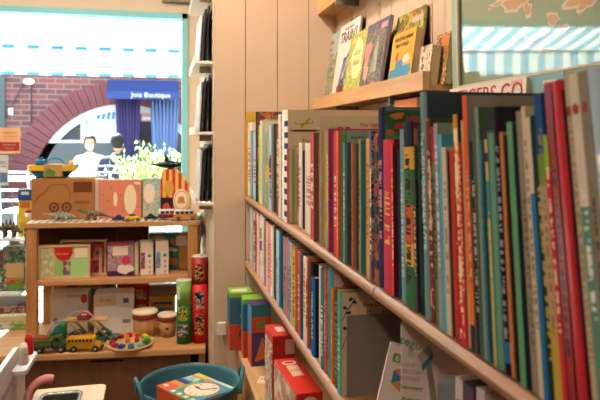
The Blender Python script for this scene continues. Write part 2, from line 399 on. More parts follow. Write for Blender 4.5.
# x where the spine starts, y of its top, spine colour, lettering, cover, step back in mm, depth, words
P = illus
STR = stripe_mat('#8fae5a', '#cfc8ae', .021, 0, .6)
U = [
(245.4,112,'#b07a2c',None,'#c9a034',0,.2,'tall mustard covered picture book against the boarded end wall'),
(247.2,123,'#e2d6c4','#b04030','#e5d3bd',6,.2,'short cream book with red specks'),
(249.6,131,'#8d9d94',None,'#8fa39c',0,.19,'low grey green picture book'),
(252.3,132,'#a9bccb','#8a5060','#d6907e',5,.2,'pale blue book with a salmon pink cover'),
(255.3,112,'#22284c','#b08040',P(('#8c4a2c','#c8743a','#3c5a3c','#5a2c24','#a85a34'),28,seed=1),0,.25,'tall navy spined book with an orange brown patterned cover'),
(257.8,126,'#b6bb3e',None,'#c7cf6a',6,.2,'acid green book'),
(259.6,121,'#d3cdb8','#7a8a70','#d9d2b8',3,.21,'cream book with faint green lettering'),
(262.2,120,'#8a9a90',None,'#97a69a',8,.2,'sage grey book'),
(265,121,'#87a848','#d97a2c','#e0d8ae',0,.22,'green and orange banded book'),
(268,125,'#94bcdc','#303a6a','#a8cbe0',6,.2,'sky blue book with a small dark emblem'),
(271.2,126,'#dc9090',None,'#dd9c94',3,.2,'thin rose pink book'),
(273.1,124,'#1e5e50',None,'#1e5e50',8,.19,'dark bottle green book'),
(275.2,125,'#8a3a34','#d9b090','#9a4034',12,.19,'maroon spined book'),
(277.6,115,'#e0d4be','#7f9a50',P(('#e0d4bc','#9aab6a','#e3d8c4','#c98a6a'),30,seed=2),0,.22,'cream book with green sprigs'),
(281.2,110.5,'#efe6da',None,'#e8dac6',4,.24,'tall plain white book'),
(283.3,110.5,'#eadfce','#2c3c74','#dcc8a8',0,.285,'tall white book with navy dashes and a toy plane cover'),
(286.5,149,'#c9472c',None,STR,0,.19,'low book with orange edged striped green cover'),
(296,147,'#a87a58','#6a4a34','#b98e68',24,.18,'slim tan book'),
(298,143,'#e4d8c8','#c45a6a','#e6dccb',20,.2,'white speckled paperback'),
(301.5,151,'#1c1e26',None,'#1a1c24',22,.19,'low black book'),
(303.5,143,'#dfceb4','#b08088','#e2d2ba',14,.21,'cream paperback with pink specks'),
(309.2,133,'#d23c48','#f0c0b8','#a82a30',3,.2,'rose red hardback'),
(313,133,'#e8ddce','#55504c','#8a5a40',0,.2,'white spined book with brown cover'),
(316.6,134,'#93604a',None,'#93604a',9,.2,'brown cloth book'),
(320,116,'#7fb4d6','#e0d28a','#cdb998',0,.285,'tall pale blue spined book with beige lettered cover'),
(322.4,130,'#b98728',None,'#c8952e',6,.2,'ochre book'),
(325.2,129,'#6c9c9a','#a8c860','#7aa8a0',3,.21,'teal book with lime stripe'),
(328,129,'#d53c6c','#f3d5d8','#c5335f',0,.21,'bright pink book with white lettering'),
(331.2,131,'#5c3a5c',None,'#5a3458',6,.2,'thin plum book'),
(332.6,131.6,'#d93e40','#efc8a8','#cf3c3c',1,.21,'vermilion book with white lettering'),
(336.6,131,'#e07a52','#f0c098','#d96f48',0,.21,'salmon orange book'),
(340,131,'#3c6628',None,'#82988c',4,.25,'dark green spined book with grey green cover'),
(343.1,143,'#5f9494','#e3e3d6','#5f9494',1,.2,'teal book with white lettering'),
(346,143,'#131114',None,'#131114',4,.2,'thick black book'),
(351.6,143,'#dc8a60','#c0342c','#c9764c',0,.2,'peach book with red lettering'),
(354.6,144,'#1c3a24',None,'#1c3a22',5,.2,'dark green black book'),
(357.6,140,'#9c8a74','#6a5a48','#9c8a74',3,.2,'grey tan book'),
(359.9,141,'#d0a070',None,'#3a8c90',0,.2,'sand spined book with turquoise cover'),
(362.4,140,'#8a765a',None,'#7c6a50',8,.2,'olive brown book'),
(365.1,139,'#e0a238','#c4702c','#d99a34',0,.2,'golden yellow picture book'),
(369.4,131,'#3f6cA6','#efe8dc',P(('#a86c48','#2a2c3c','#b87a50','#9c3a2c','#c9a27c','#4a5a34'),22,seed=5),0,.2,'blue spined book with white lettering'),
(373.2,134,'#a46846','#1f2434','#a46846',4,.2,'brown book with dark square checks'),
(377.2,108,'#2a2a52','#c98aa0',P(('#2f5c30','#3c7038','#2b5430','#9a4a34'),9,seed=6),2,.26,'tall navy book with red and green creatures cover'),
(381.6,140,'#cc3850','#e0b84c','#7c1424',0,.2,'crimson book with yellow shapes'),
(391.3,145,'#e24c42','#f3e2c4','#5c1820',0,.2,'coral red book with cream lettering'),
(396,150,'#243848',None,'#1c2c38',7,.19,'low dark blue book'),
(399.2,130,'#7c9cA8','#b8ccd0','#7c9ca8',2,.2,'powder blue book'),
(402.6,123,'#dda23c','#33302c',P(('#2b5c34','#28552f','#d9742c','#1f4a2c'),10,seed=8),0,.21,'banded yellow book with green and orange cover'),
(413,180,'#4c4844','#e2c9a4','#2c2a2c',2,.19,'short charcoal book with cream lettering'),
(417,126,'#143038',None,'#123038',5,.2,'petrol black book'),
(421.3,93,'#6f8e90','#c8d4c8','#2c3c42',0,.245,'tall grey teal book with a night blue cover'),
(428.4,119,'#7c2c2c','#d8b49c','#3c4c2c',4,.21,'dark red spotted book with olive cover'),
(431.4,128,'#66763c','#3c4424','#76341f',2,.21,'moss green book with worn red top'),
(436,124,'#8d90a0','#c8ccd4','#8a9c84',0,.21,'lilac grey book'),
(440.3,135,'#56a2b4',None,'#4f9cb0',1,.21,'bright turquoise book'),
(443.4,148,'#cbb496','#a87c5c','#c9b294',0,.21,'sand coloured book'),
(449,151,'#120e10',None,'#120e10',3,.2,'slim jet black book beside a red one'),
(451.2,150,'#b93228',None,'#7a1f1c',0,.2,'plain brick red book'),
(456,115,'#c8862c','#ecd09c','#1c2430',1,.21,'ochre topped book turning red with cream flames lower down'),
(460,143,'#cc3440','#ecd09c','#cc3440',0,.2,'raspberry red book with cream marks beside the ochre topped one'),
(463.8,121,'#c29c6c',None,'#c29c6c',4,.2,'thin honey brown book'),
(466.2,96,'#d8562c','#e8a070','#8e8472',0,.25,'tall orange spined book with grey beige cover'),
(471.8,142,'#28242a','#b9a48c','#28242a',3,.2,'black book with pale marks'),
(475.2,122,'#4c6454',None,'#566c5c',0,.2,'dusky green book'),
(478.2,108,'#7c8c7c',None,'#4e6250',2,.24,'tall grey green cloth book'),
(481.2,141,'#3f7488','#2c5468','#3f7488',0,.2,'steel blue book'),
(485.2,142,'#1c4038',None,'#1c4038',4,.2,'deep green slim book'),
(487.2,131,'#a89f68','#d0a878','#5c8c7c',0,.21,'khaki book with brown bands'),
(491.2,134,'#5f947c',None,'#5f947c',2,.21,'sea green book'),
(495.8,108,'#241a28','#8a8a94','#1f1c2c',0,.25,'tall black violet book'),
(503.2,133,'#bd7440',None,'#b06a38',2,.2,'copper orange narrow book'),
(507.6,136,'#18141c',None,'#18141c',5,.2,'matt black narrow book'),
(511.2,123,'#5f9466',None,'#1f4c58',0,.22,'leaf green book with dark teal cover'),
(517.8,126,'#161c26',None,'#161c26',3,.21,'blue black book'),
(521.6,112,'#8a7c68','#6c5c48','#a08c70',1,.23,'wide taupe book'),
(527.6,107,'#c8b496','#7c6c5c','#cdb89a',0,.23,'tall parchment coloured book with tiny lettering'),
(531.6,118,'#2c6ca0',None,'#2c6ca0',0,.22,'medium blue book'),
(537.4,116,'#283c20','#b9a04c','#283c20',4,.21,'olive black book'),
(541.4,95,'#ae9372','#8c7452','#24487c',1,.22,'tan book with yellowish foot'),
(548.4,136,'#c23438','#dcc8a4','#a81c22',0,.23,'scarlet book with cream letters'),
(553.6,84,'#93191c','#40100f','#7c1418',2,.23,'dark red glossy book'),
(559.6,82,'#c42834',None,'#7c0f16',0,.24,'thick shiny crimson book'),
(571.6,90,'#3c1418',None,'#3c1418',4,.22,'maroon black slim book'),
(575.8,76,'#b8a284','#8c7860','#c4b094',1,.24,'biscuit coloured tall book with a strawberry emblem'),
(580.6,74,'#5c8478','#dcd8c4','#c0b094',0,.24,'sea green and cream tall book with a strawberry emblem'),
(590.8,71,'#8a7c6c','#5c5044','#b0a48c',2,.24,'grey brown tall book at the photo edge'),
(597.5,70,'#a9bccb','#ffffff','#b8c4cc',0,.24,'pale blue tall book cut by the photo edge'),
]
ZSU = ZU+R_
def ym(x): return 155 if x < 290 else 175 if x < 330 else 190 if x < 370 else 196 if x < 410 else 213
BANDS = {457:((0,.0,'#ecd09c'),), }
UB = {}
ys = []
def XR_(e): return XB+e[5]*.001*min(1., DX(e[0], XB)/1.25)
for e in U: ys.append(Ysolve(e[0], ym(e[0]), XR_(e), ZSU))
ys.append(ys[-1]-.016)
for i in range(1, len(ys)):
    if ys[i] > ys[i-1]-.0032: ys[i] = ys[i-1]-.0032
def short(d):
    ws = d.split(); return ' '.join(ws[:3]) if ws[0] not in ('tall', 'thin', 'low', 'slim', 'short') else ' '.join(ws[:4])
for i, e in enumerate(U):
    X = XR_(e); D = DX(e[0], X); th = theta(e[0]); h = (Zat(e[1], D)-ZSU)/math.cos(th)
    if i == len(U)-2 or i == len(U)-1: pass
    bands = ()
    if e[0] == 402.6: bands = ((0.0, .2, '#2f6c3c'), (.2, .22, '#2f6c3c'), (.34, .55, '#c8602c'), (.55, .74, '#3c6c3c'), (.86, .999, '#23283c'))
    if e[0] == 456: bands = ((0, .6, '#c8302c'),)
    if e[0] == 548.4: bands = ((.86, .999, '#8cae3c'),)
    if e[0] == 265: bands = ((.3, .5, '#dcb83c'), (.86, .999, '#dc9c5c'))
    if e[0] == 531.6: bands = ((.72, .999, '#cbb89c'),)
    if e[0] == 580.6: bands = ((.62, .999, '#cfc2aa'),)
    if e[0] == 487.2: bands = ((.62, .78, '#4c8478'), (.8, .86, '#c99868'), (.86, .9, '#3a2830'), (.9, .96, '#c99868'), (.96, .999, '#3a2830'))
    if e[0] == 466.2: bands = ((0, .1, '#2c2c34'), (.1, .26, '#e0702c'))
    if e[0] == 431.4: bands = ((.82, .999, '#a83430'),)
    if e[0] == 541.4: bands = ((.0, .25, '#b8963c'), (.7, .8, '#6c8c3c'), (.8, .999, '#23487c'))
    if e[0] == 495.8: bands = ((.04, .12, '#2c6ca0'),)
    if e[0] == 268: bands = ((.42, .5, '#d9b44c'), (.5, .6, '#2c3464'))
    if e[0] == 283.3: bands = tuple((.05+.1*k, .1+.1*k, '#2b3a70') for k in range(9))
    lab = e[7]
    words = len(lab.split())
    tail = ' on the upper shelf' if words <= 12 else ''
    blobs = '#ecd2a0' if e[0] == 456 else ('#d88a6c' if e[0] == 428.4 else None)
    o = book('picture_book', X, ys[i+1], ys[i], ZSU, h, min(e[6], XR-.03-X), e[2], e[4], th, lab+tail, 'picture books along the upper shelf', e[3] if e[0] != 283.3 else None, bands, blobs, seed=i*.77, rough=.28 if e[0] in (553.6, 559.6) else .38)
    UB[e[0]] = (o, h, ys[i]-ys[i+1], min(e[6], XR-.03-X))
def MS(z, y=0, sx=-.0003):     # lettering running down a spine
    return Matrix(((0, 0, -1, sx), (0, -1, 0, y), (-1, 0, 0, z), (0, 0, 0, 1)))
def MC(x, z, t):               # lettering on the near cover
    return Matrix(((1, 0, 0, x), (0, 0, -1, -t/2-.0002), (0, 1, 0, z), (0, 0, 0, 1)))
def cov(k, x0, z0, poly, mat, name='cover_picture'):
    o, h, t, d = UB[k]; bm = bmesh.new(); prism(bm, poly, -t/2-.0007, -t/2+.0006, 'xz')
    bmesh.ops.transform(bm, matrix=Matrix.Translation((x0, 0, z0)), verts=bm.verts[:]); return mk(name, bm, mat, o)
o, h, t, d = UB[421.3]; text('spine_title', 'The NIGHT GARDENER', .0115, flat('#c9d0c2', .6, var=0), o, MS(h*.62))
o, h, t, d = UB[320]; text('cover_title', 'The Ugly', .0125, flat('#9c2a20', .6, var=0), o, MC(.112, h-.020, t))
for x, c, w in ((.028, '#cfae2c', .006), (.045, '#b02a3c', .008), (.062, '#26324c', .006)): cov(320, x, h-.027, disc(0, 0, w, 12, .003), flat(c, .6, var=0))
o, h, t, d = UB[283.3]
cov(283.3, .052, h-.032, [(a*.62, b_*.72) for a, b_ in [(-.05, -.004), (-.03, -.010), (-.005, -.006), (.02, .012), (.03, .014), (.012, -.004), (.03, -.004), (.035, .003), (.042, -.006), (.0, -.014), (-.014, -.026), (-.022, -.026), (-.016, -.013), (-.045, -.012)]], flat('#a9a63a', .6, var=0))
cov(283.3, .05, h-.058, [(-.045, 0), (-.02, .003), (.03, .003), (.05, 0), (.03, -.003), (-.03, -.003)], flat('#5c2c28', .6, var=0))
cov(283.3, .100, h-.042, disc(0, 0, .006, 12, .008), flat('#c02434', .6, var=0))
cov(283.3, .05, h-.100, [(-.04, -.003), (.02, .005), (.03, .004), (.01, -.004)], flat('#8a9c4c', .6, var=0))
text('cover_title', 'The', .017, flat('#b5532a', .6, var=0), o, MC(.056, h-.087, t))
o, h, t, d = UB[340]; text('cover_title', 'Judy Moo', .0065, flat('#2c3a3c', .6, var=0), o, MC(.026, h-.013, t))
o, h, t, d = UB[402.6]; text('cover_letter', 'm', .018, flat('#c47a2c', .6, var=0), o, MC(.016, h-.024, t))
cov(402.6, 0, 0, [(.004, h-.010), (.16, h-.010), (.16, h-.001), (.004, h-.001)], flat('#8c1f22', .5, var=0), 'cover_band')
cov(402.6, 0, 0, [(.004, h*.62), (.16, h*.62), (.16, h-.026), (.004, h-.026)], flat('#23283a', .5, var=0), 'cover_band') if False else None
cov(402.6, 0, 0, [(.004, h*.30), (.16, h*.30), (.16, h*.52), (.004, h*.52)], flat('#c4602a', .5, var=0), 'cover_band')
o, h, t, d = UB[377.2]
def blob(cx, cz, rx, rz, seed, n=18, amp=.35):
    r = random.Random(seed); ph = [r.random()*6.28 for _ in range(4)]
    out = []
    for i in range(n):
        a = 2*PI*i/n; k = 1+amp*(.5*math.sin(2*a+ph[0])+.35*math.sin(3*a+ph[1])+.3*math.sin(5*a+ph[2])); out.append((cx+rx*k*math.cos(a), cz+rz*k*math.sin(a)))
    return out
for cx_, cz_, rx_, rz_, c, s in ((.025, .014, .010, .006, '#c4703a', 1), (.050, .020, .010, .006, '#8c3540', 2), (.028, .030, .008, .006, '#b03040', 3), (.013, .040, .006, .005, '#b84a2c', 4), (.048, .038, .009, .005, '#9c4434', 5)):
    cov(377.2, cx_, h-cz_, blob(0, 0, rx_, rz_, s), flat(c, .6, var=0))
cov(377.2, 0, 0, [(.006, h-.010), (.02, h-.005), (d-.004, h-.005), (d-.004, h-.001), (.006, h-.001)], flat('#4c6c70', .5, var=0), 'cover_band')
for k in (575.8, 580.6, 590.8):
    o, h, t, d = UB[k]; bm = bmesh.new(); prism(bm, disc(0, h-.03, min(.0035, t*.28), 12, .0045), -.0012, .0005, 'yz'); mk('strawberry_emblem', bm, flat('#a83a34', .6, var=0), o)
for k, c in ((373.2, '#1d2230'),):
    o, h, t, d = UB[k]
    for i, zz in enumerate((.1, .22, .34, .46, .58, .7, .82, .92)):
        bm = bmesh.new(); bx(bm, -.0008, .0005, -t*.42, t*.42, h*zz, h*zz+.014); mk('spine_check', bm, flat((c, '#8c2c24', '#26402c')[i % 3], .6, var=0), o)

L = [
(250,207,'#d9cbb4','#7c8c84','#d9cbb4',0,.18,'narrow ivory book against the end wall'),
(251.6,206,'#86a4b8',None,'#8fb0c4',3,.18,'pale denim blue book'),
(253,211,'#e6d8c6','#c03030','#e6d8c6',6,.18,'white book with a red square'),
(254.2,208,'#a8522c','#40201c','#b86038',2,.18,'rust brown book with dark marks'),
(256.4,212,'#e8cfc4','#c86478','#ead6ca',0,.18,'blush white dotted book'),
(258.2,215,'#dc8a8c',None,'#dc8a8c',3,.18,'thin flamingo pink book'),
(259.6,214,'#ece2d6','#4a3c84','#ece2d6',0,.18,'white book with lime and purple squares'),
(261.4,216,'#e6d3bc','#c8a078','#e6d3bc',3,.18,'buff paperback'),
(263.2,219,'#8c7c80','#3c3034','#8c7c80',0,.18,'mottled grey book'),
(265.3,221,'#e3a99c','#e8d078','#e3a99c',2,.18,'pink and primrose book'),
(267.4,223,'#df8a8c','#a82c30','#d97c80',0,.18,'candy pink book with red crest'),
(270,225,'#efdccd','#b02c38','#efdccd',0,.19,'white book dotted with red'),
(273.2,227,'#1f4c40',None,'#1f4c40',4,.18,'forest green book'),
(275.6,230,'#bcc4cc','#8a94a0','#bcc4cc',0,.18,'silver grey book'),
(278.3,231,'#4a94c8','#2c5c9c','#3f88bc',1,.18,'cobalt sky blue book'),
(281,233,'#2c2c30',None,'#2c2c30',6,.18,'thin charcoal book'),
(282.2,236,'#8c8890','#5c4c58','#7c7880',2,.18,'grey book with smudged pattern'),
(285.4,238,'#d96c68',None,'#d96c68',0,.18,'watermelon red book'),
(287.2,240,'#5c9cc4','#3c6ca0','#5c9cc4',0,.18,'cornflower blue book'),
(289.4,243,'#e8a47c','#241c20','#e8a47c',0,.18,'peach book with black zigzag pattern'),
(291.8,246,'#b8b04c','#3c4c3c','#b8b04c',2,.18,'yellow green book'),
(294,248,'#a85c24','#d8902c',P(('#a8642c','#6c3c1c','#c88c3c','#5c6c3c'),25,seed=11),0,.18,'brown orange picture spine'),
(297,251,'#d84858','#f0b8b8','#d84858',1,.18,'red book with pink dots'),
(299.2,253,'#1f5c68','#123c48','#1c5460',0,.18,'dark petrol teal book'),
(302.4,256,'#e4c8a8','#b85c34','#e4c8a8',2,.18,'cream book with rust lettering'),
(305,258,'#d8b4c0','#7c2c4c','#d8b4c0',1,.18,'mauve pink book'),
(307,259,'#e0883c',None,'#d87c34',0,.18,'tangerine book'),
(308.8,262,'#121c24',None,'#121c24',5,.18,'near black book behind the blue one'),
(310.2,276,'#2460a8','#d8c07c','#10203c',0,.16,'short blue book titled in gold'),
(317.6,264,'#d8bca8',None,'#d8bca8',9,.17,'beige book rising behind the short blue one'),
(319.6,268,'#347c7c','#d8dcc8','#2c6c6c',0,.18,'teal green spine with white letters'),
(323.4,268,'#c8584c','#e4a89c',P(('#c8584c','#d8988c','#c07468','#dcb09c'),20,seed=12),1,.18,'dusty red book'),
(326.8,262,'#3c8088',None,'#dcb8ac',4,.24,'blue green book with a rosy lettered cover'),
(330.2,288,'#d87c2c','#e8b878','#c87028',0,.19,'orange spined lower shelf book'),
(333.4,290,'#4c4c34','#8c8c54','#4c4c34',3,.19,'olive and black leafy book'),
(336.4,290,'#5ca090','#a8d0bc','#e4c8a8',0,.245,'sea green spined book with a branch painted cover'),
]
ZSL = ZL+R_
ys = []
for e in L:
    py = 250 if e[0] < 290 else 262 if e[0] < 309 else 325
    X = XB+.004+e[5]*.001; ys.append(YX(e[0], X)-math.tan(theta(e[0])*0)*0)
ys.append(YX(340, XB+.004))
for i in range(1, len(ys)):
    if ys[i] > ys[i-1]-.003: ys[i] = ys[i-1]-.003
LBK = {}
for i, e in enumerate(L):
    X = XB+.004+e[5]*.001; D = DX(e[0], X); h = Zat(e[1], D)-ZSL
    h = min(h, ZU-R_-.006-ZSL)
    bands = ()
    if e[0] == 259.6: bands = ((.45, .6, '#4c4488'), (.62, .8, '#8cac3c'))
    if e[0] == 253: bands = ((.75, .85, '#c8242c'),)
    words = len(e[7].split())
    o = book('picture_book', X, ys[i+1], ys[i], ZSL, h, e[6], e[2], e[4], 0, e[7]+(' on the lower shelf' if words <= 12 and 'lower shelf' not in e[7] else ''), 'picture books along the lower shelf', e[3] if e[0] not in (310.2,) else None, bands, None, seed=i*1.37+40)
    UB[e[0]] = (o, h, ys[i]-ys[i+1], e[6])
o, h, t, d = UB[310.2]; text('spine_title', 'WORLD ATLAS', .016, flat('#d9c68c', .5, var=0), o, MS(h*.52))
o, h, t, d = UB[326.8]; text('cover_title', 'for C', .030, flat('#a8202c', .6, var=0), o, MC(.052, h-.046, t)); text('cover_title', 'Ideas', .030, flat('#a8202c', .6, var=0), o, MC(.06, h-.014, t))
o, h, t, d = UB[336.4]
text('cover_title', "Let's", .012, flat('#b07060', .6, var=0), o, MC(.098, h-.014, t)); text('cover_title', 'First Questions', .011, flat('#a83c34', .6, var=0), o, MC(.083, h-.027, t))
text('cover_title', 'Flower', .018, flat('#2c4438', .6, var=0), o, MC(.112, h-.044, t)); text('cover_title', 'It', .018, flat('#2c4438', .6, var=0), o, MC(.06, h-.042, t))
text('cover_title', 'WOR', .026, flat('#30302c', .6, var=0), o, MC(.128, h-.075, t) @ Matrix.Rotation(-.9, 4, 'Z'))
def branch(pts, w):
    a = [(p[0], p[1]+w) for p in pts]; b = [(p[0], p[1]-w) for p in pts][::-1]; return a+b
cov(336.4, 0, 0, branch([(.004, h-.055), (.015, h-.035), (.032, h-.012)], .0010), flat('#3c2420', .6, var=0))
cov(336.4, 0, 0, branch([(.004, h-.11), (.012, h-.09), (.022, h-.075)], .0010), flat('#3c2420', .6, var=0))
for x_, z_, c in ((.010, .030, '#2f4c34'), (.018, .040, '#2f4c34'), (.022, .014, '#2f4c34'), (.030, .020, '#3c5c3c'), (.026, .048, '#b03430'), (.010, .070, '#2f4c34'), (.018, .085, '#2f4c34'), (.14, .10, '#b0202c'), (.13, .085, '#2f4c34')):
    cov(336.4, x_, h-z_, blob(0, 0, .0042, .003, int(x_*1000)), flat(c, .6, var=0))
# bookend at the near end of that run
Yb = YX(343, .36)
be = empty('bookend', (.372, YX(340, XB+.004)-.004, ZSL+.0006), 0, 'plain grey metal bookend holding up the lower shelf books', 'bookend')
bm = bmesh.new(); bx(bm, -.022, .095, -.002, 0, 0, .157, .0008); mk('upright_plate', bm, flat('#8d857c', .5, .1, var=.03), be)
box('foot_plate', -.01, .105, .0005, .08, -.0005, .0002, flat('#8d857c', .5, .1, var=.03), be) if False else None

# ------------------------------------------------------------------ picture ledges on the right wall
LX = .622
LY0, LY1 = 1.365, YE-.002
def ledge(name, ztop, zsurf, zbot, label, y0, y1, LX=LX):
    t = empty(name, (XR, (y0+y1)/2, zbot), 0, label, 'shelf', None); my = (y0+y1)/2
    box('shelf_board', LX+.018-XR, -.0005, y0-my, y1-my, 0, zsurf-zbot, OAK, t)
    ym_ = y0+.78*(y1-y0)-my-.18
    for a, b in ((y0-my, ym_), (ym_+.001, y1-my)): box('front_lip', LX-XR, LX+.0175-XR, a, b, 0, ztop-zbot, wood('#c9975f', '#e0b27c', .4, 'y'), t, .001)
    for y in (y0+.25, y1-.3):
        bm = bmesh.new(); bx(bm, -.09, -.001, y-my, y-my+.012, -.022, -.0005); mk('bracket', bm, GREYM, t)
    return t
ZS1 = H+.130
ledge('picture_ledge', H+.163, ZS1, H+.115, 'oak picture ledge holding children books on the boarded right wall', LY0, LY1)
ledge('picture_ledge', H+.57, H+.535, H+.517, 'upper oak ledge cut by the top edge of the photo', LY0, LY1, .642)
# slotted wall rails
for px in (352, 380, 432):
    y = YX(px, XR); z0 = H+.17
    bm = bmesh.new(); bx(bm, -.0025, .0, -.006, .006, 0, 1.2)
    o = mk('slotted_wall_rail', bm, flat('#d5b898', .5, var=0)); o.location = (XR-.0003, y, z0)
    tag(o, {352: 'slim cream slotted rail on right wall behind the trains book', 380: 'slim cream slotted rail on right wall above the green fruit book', 432: 'slim cream slotted rail on right wall above the small board books'}[px], 'wall rail', 'slotted rails on the right wall')
    bm = bmesh.new()
    for k in range(36): bx(bm, -.0031, -.0027, -.0018, .0018, .02+k*.032, .036+k*.032)
    mk('slots', bm, flat('#8a6c50', .8, var=0), o)

def leaner(px0, D0w, width, h, t, Xb, lean, zs, mats, label, pages=False, rz=0, name='picture_book', cat='book', group='books facing out on the picture ledge', round_edge=False, pagecol='#d8c3a0'):
    """a book standing face out: base front at X=Xb, far end seen at px0; local x runs toward the viewer, y into the wall"""
    yf = YX(px0, Xb)
    o = empty(name, (Xb, yf-width/2, zs+.0006), 0, label, cat, group)
    o.matrix_world = Matrix.Translation((Xb, yf-width/2, zs+.0008)) @ Matrix.Rotation(-PI/2+rz, 4, 'Z') @ Matrix.Rotation(-lean, 4, 'X')
    c = .0016 if t < .02 else .0022
    w = width
    bm = bmesh.new()
    bx(bm, -w/2, w/2, 0, c, 0, h); bx(bm, -w/2, w/2, t-c, t, 0, h, mi=1); bx(bm, -w/2, -w/2+c, c, t-c, 0, h, mi=1)
    mk('cover', bm, [mats[0], mats[1] if len(mats) > 1 else mats[0]], o)
    box('pages', -w/2+c+.0002, w/2-.002, c+.0001, t-c-.0001, .002, h-.002, flat(pagecol, .85, var=.12, vs=260), o)
    return o
def fpan(o, w, h, poly, mat, name='cover_picture', y=-.0006):
    if len(poly) == 4 and not isinstance(poly[0], (tuple, list)): a, b, c, e = poly; poly = [(a, b), (c, b), (c, e), (a, e)]
    bm = bmesh.new(); prism(bm, [(p[0]*w-w/2, p[1]*h) for p in poly], y, .0003, 'xz'); return mk(name, bm, mat, o)
def ftext(o, w, h, u, v, s, size, mat, rot=0):
    M = Matrix(((1, 0, 0, u*w-w/2), (0, 0, -1, -.0008), (0, 1, 0, v*h), (0, 0, 0, 1)))
    return text('cover_title', s, size, mat, o, M @ Matrix.Rotation(rot, 4, 'Z'))
T = lambda hx: flat(hx, .45, var=0)
b = leaner(320.5, 0, .20, .305, .009, .667, .13, ZS1, [P(('#6f7c5c', '#a8a888', '#8c7048', '#b7bfae', '#5c6848'), 22, seed=21), T('#e0962c')], 'tall city scene book with an orange spine at the far end of the picture ledge')
fpan(b, .2, .305, (.0, .0, .07, 1), T('#e0962c'), 'orange_edge'); fpan(b, .2, .305, (.07, .72, 1, 1), T('#9fb3ac'), 'sky_panel')
ftext(b, .2, .305, .32, .88, 'PARIS', .028, T('#b0503c')); ftext(b, .2, .305, .35, .78, 'TALES', .02, T('#b0503c'))
b = leaner(330, 0, .25, .315, .008, .658, .15, ZS1, [T('#e6ddd6'), T('#d8ccc4')], 'large white trains book with dark red title and a painted engine')
ftext(b, .25, .315, .52, .82, 'TRAINS', .062, T('#5c1f24')); ftext(b, .25, .315, .5, .93, 'The Big Book of', .017, T('#8c7c7c'))
fpan(b, .25, .315, [(.22, .03), (.95, .03), (.95, .5), (.72, .68), (.55, .56), (.42, .56), (.3, .25)], P(('#4c5468', '#78809c', '#2c3448', '#a8a4b0'), 22, seed=22)); fpan(b, .25, .315, (.24, .02, .6, .22), P(('#a02c38', '#b85048', '#5c2428'), 25, seed=23), y=-.0009)
b = leaner(341, 0, .195, .250, .008, .647, .17, ZS1, [P(('#9ab04c', '#d4c84c', '#6f9440', '#e0d898', '#c89c3c'), 32, seed=24), T('#8a9c48')], 'yellow green garden book leaning on the trains book')
fpan(b, .195, .250, blob(.56, .60, .33, .28, 5, 20, .2), T('#e8dfa4'), 'title_cloud'); ftext(b, .195, .250, .56, .68, 'AESOP', .024, T('#c88a3c')); ftext(b, .195, .250, .56, .54, 'Fables', .03, T('#d07c5c'))
b = leaner(357, 0, .205, .250, .010, .644, .17, ZS1, [T('#615a78'), T('#4c4660')], 'big grey purple fairy book with a pink sticker')
fpan(b, .205, .250, (.06, .03, .93, .90), P(('#4c4c50', '#7c7870', '#5c5448', '#8c8478', '#3c3c44'), 24, seed=25)); fpan(b, .205, .250, blob(.2, .62, .13, .16, 8), T('#d88c84'), y=-.001); fpan(b, .205, .250, blob(.22, .36, .10, .14, 9), T('#dca094'), y=-.001)
fpan(b, .205, .250, [(.42, .3), (.7, .32), (.66, .62), (.62, .8), (.55, .8), (.5, .6)], P(('#a8b09c', '#8c947c'), 22, seed=26), 'fairy_dress', y=-.001); fpan(b, .205, .250, blob(.66, .15, .1, .05, 4), T('#cc7c74'), y=-.001)
fpan(b, .205, .250, (.66, .87, .93, .94), T('#d8a0a4'), 'sticker', y=-.0012); ftext(b, .205, .250, .35, .95, 'Fairies', .02, T('#a8a0b8'))
b = leaner(389, 0, .205, .238, .008, .682, .12, ZS1, [P(('#4c8438', '#d87c2c', '#b8b838', '#3c6c38', '#c8502c', '#84a43c'), 24, seed=27, stretch=(1, 1, .6)), T('#3c4c2c')], 'green and orange fruit tree book standing behind the yellow train book')
fpan(b, .205, .238, (.6, .84, .95, .91), T('#dca89c'), 'sticker')
b = leaner(386, 0, .165, .170, .022, .643, .15, ZS1, [T('#dba83c'), T('#cfa054')], 'yellow board book with a blue toy train')
fpan(b, .165, .170, [(.05, .10), (.75, .10), (.95, .3), (.9, .42), (.6, .40), (.55, .52), (.3, .5), (.28, .38), (.05, .36)], T('#3f8cb8'), 'train_picture'); fpan(b, .165, .170, disc(.25, .12, .09, 16, .08), T('#23384c'), 'wheel_picture', y=-.0009); fpan(b, .165, .170, disc(.6, .12, .09, 16, .08), T('#23384c'), 'wheel_picture', y=-.0009)
fpan(b, .165, .170, blob(.72, .52, .12, .08, 3), T('#d8d4bc')); fpan(b, .165, .170, blob(.3, .58, .06, .07, 6), T('#c8503c'))
ftext(b, .165, .170, .5, .88, 'THE LITTLE ENGINE', .015, T('#6c4c2c')); ftext(b, .165, .170, .45, .77, 'THAT COULD', .015, T('#6c4c2c'))
b = leaner(416.5, 0, .068, .104, .026, .646, .13, ZS1, [P(('#d8c8a4', '#c89c6c', '#e0d4b8', '#8c5c44'), 30, seed=28), T('#c8a878')], 'small thick cream board book at the open end of the picture ledge')
fpan(b, .068, .104, (.5, .80, .85, .92), T('#dcb8a4'), 'sticker')
b = leaner(431.5, 0, .072, .132, .022, .676, .13, ZS1, [P(('#b8783c', '#4c6c4c', '#d8a860', '#8c3c2c', '#c8b890'), 26, seed=29), T('#5c4838')], 'small thick patterned board book with an orange sticker, beside the cream one')
fpan(b, .072, .132, (.45, .74, .95, .93), T('#e07c38'), 'sticker')

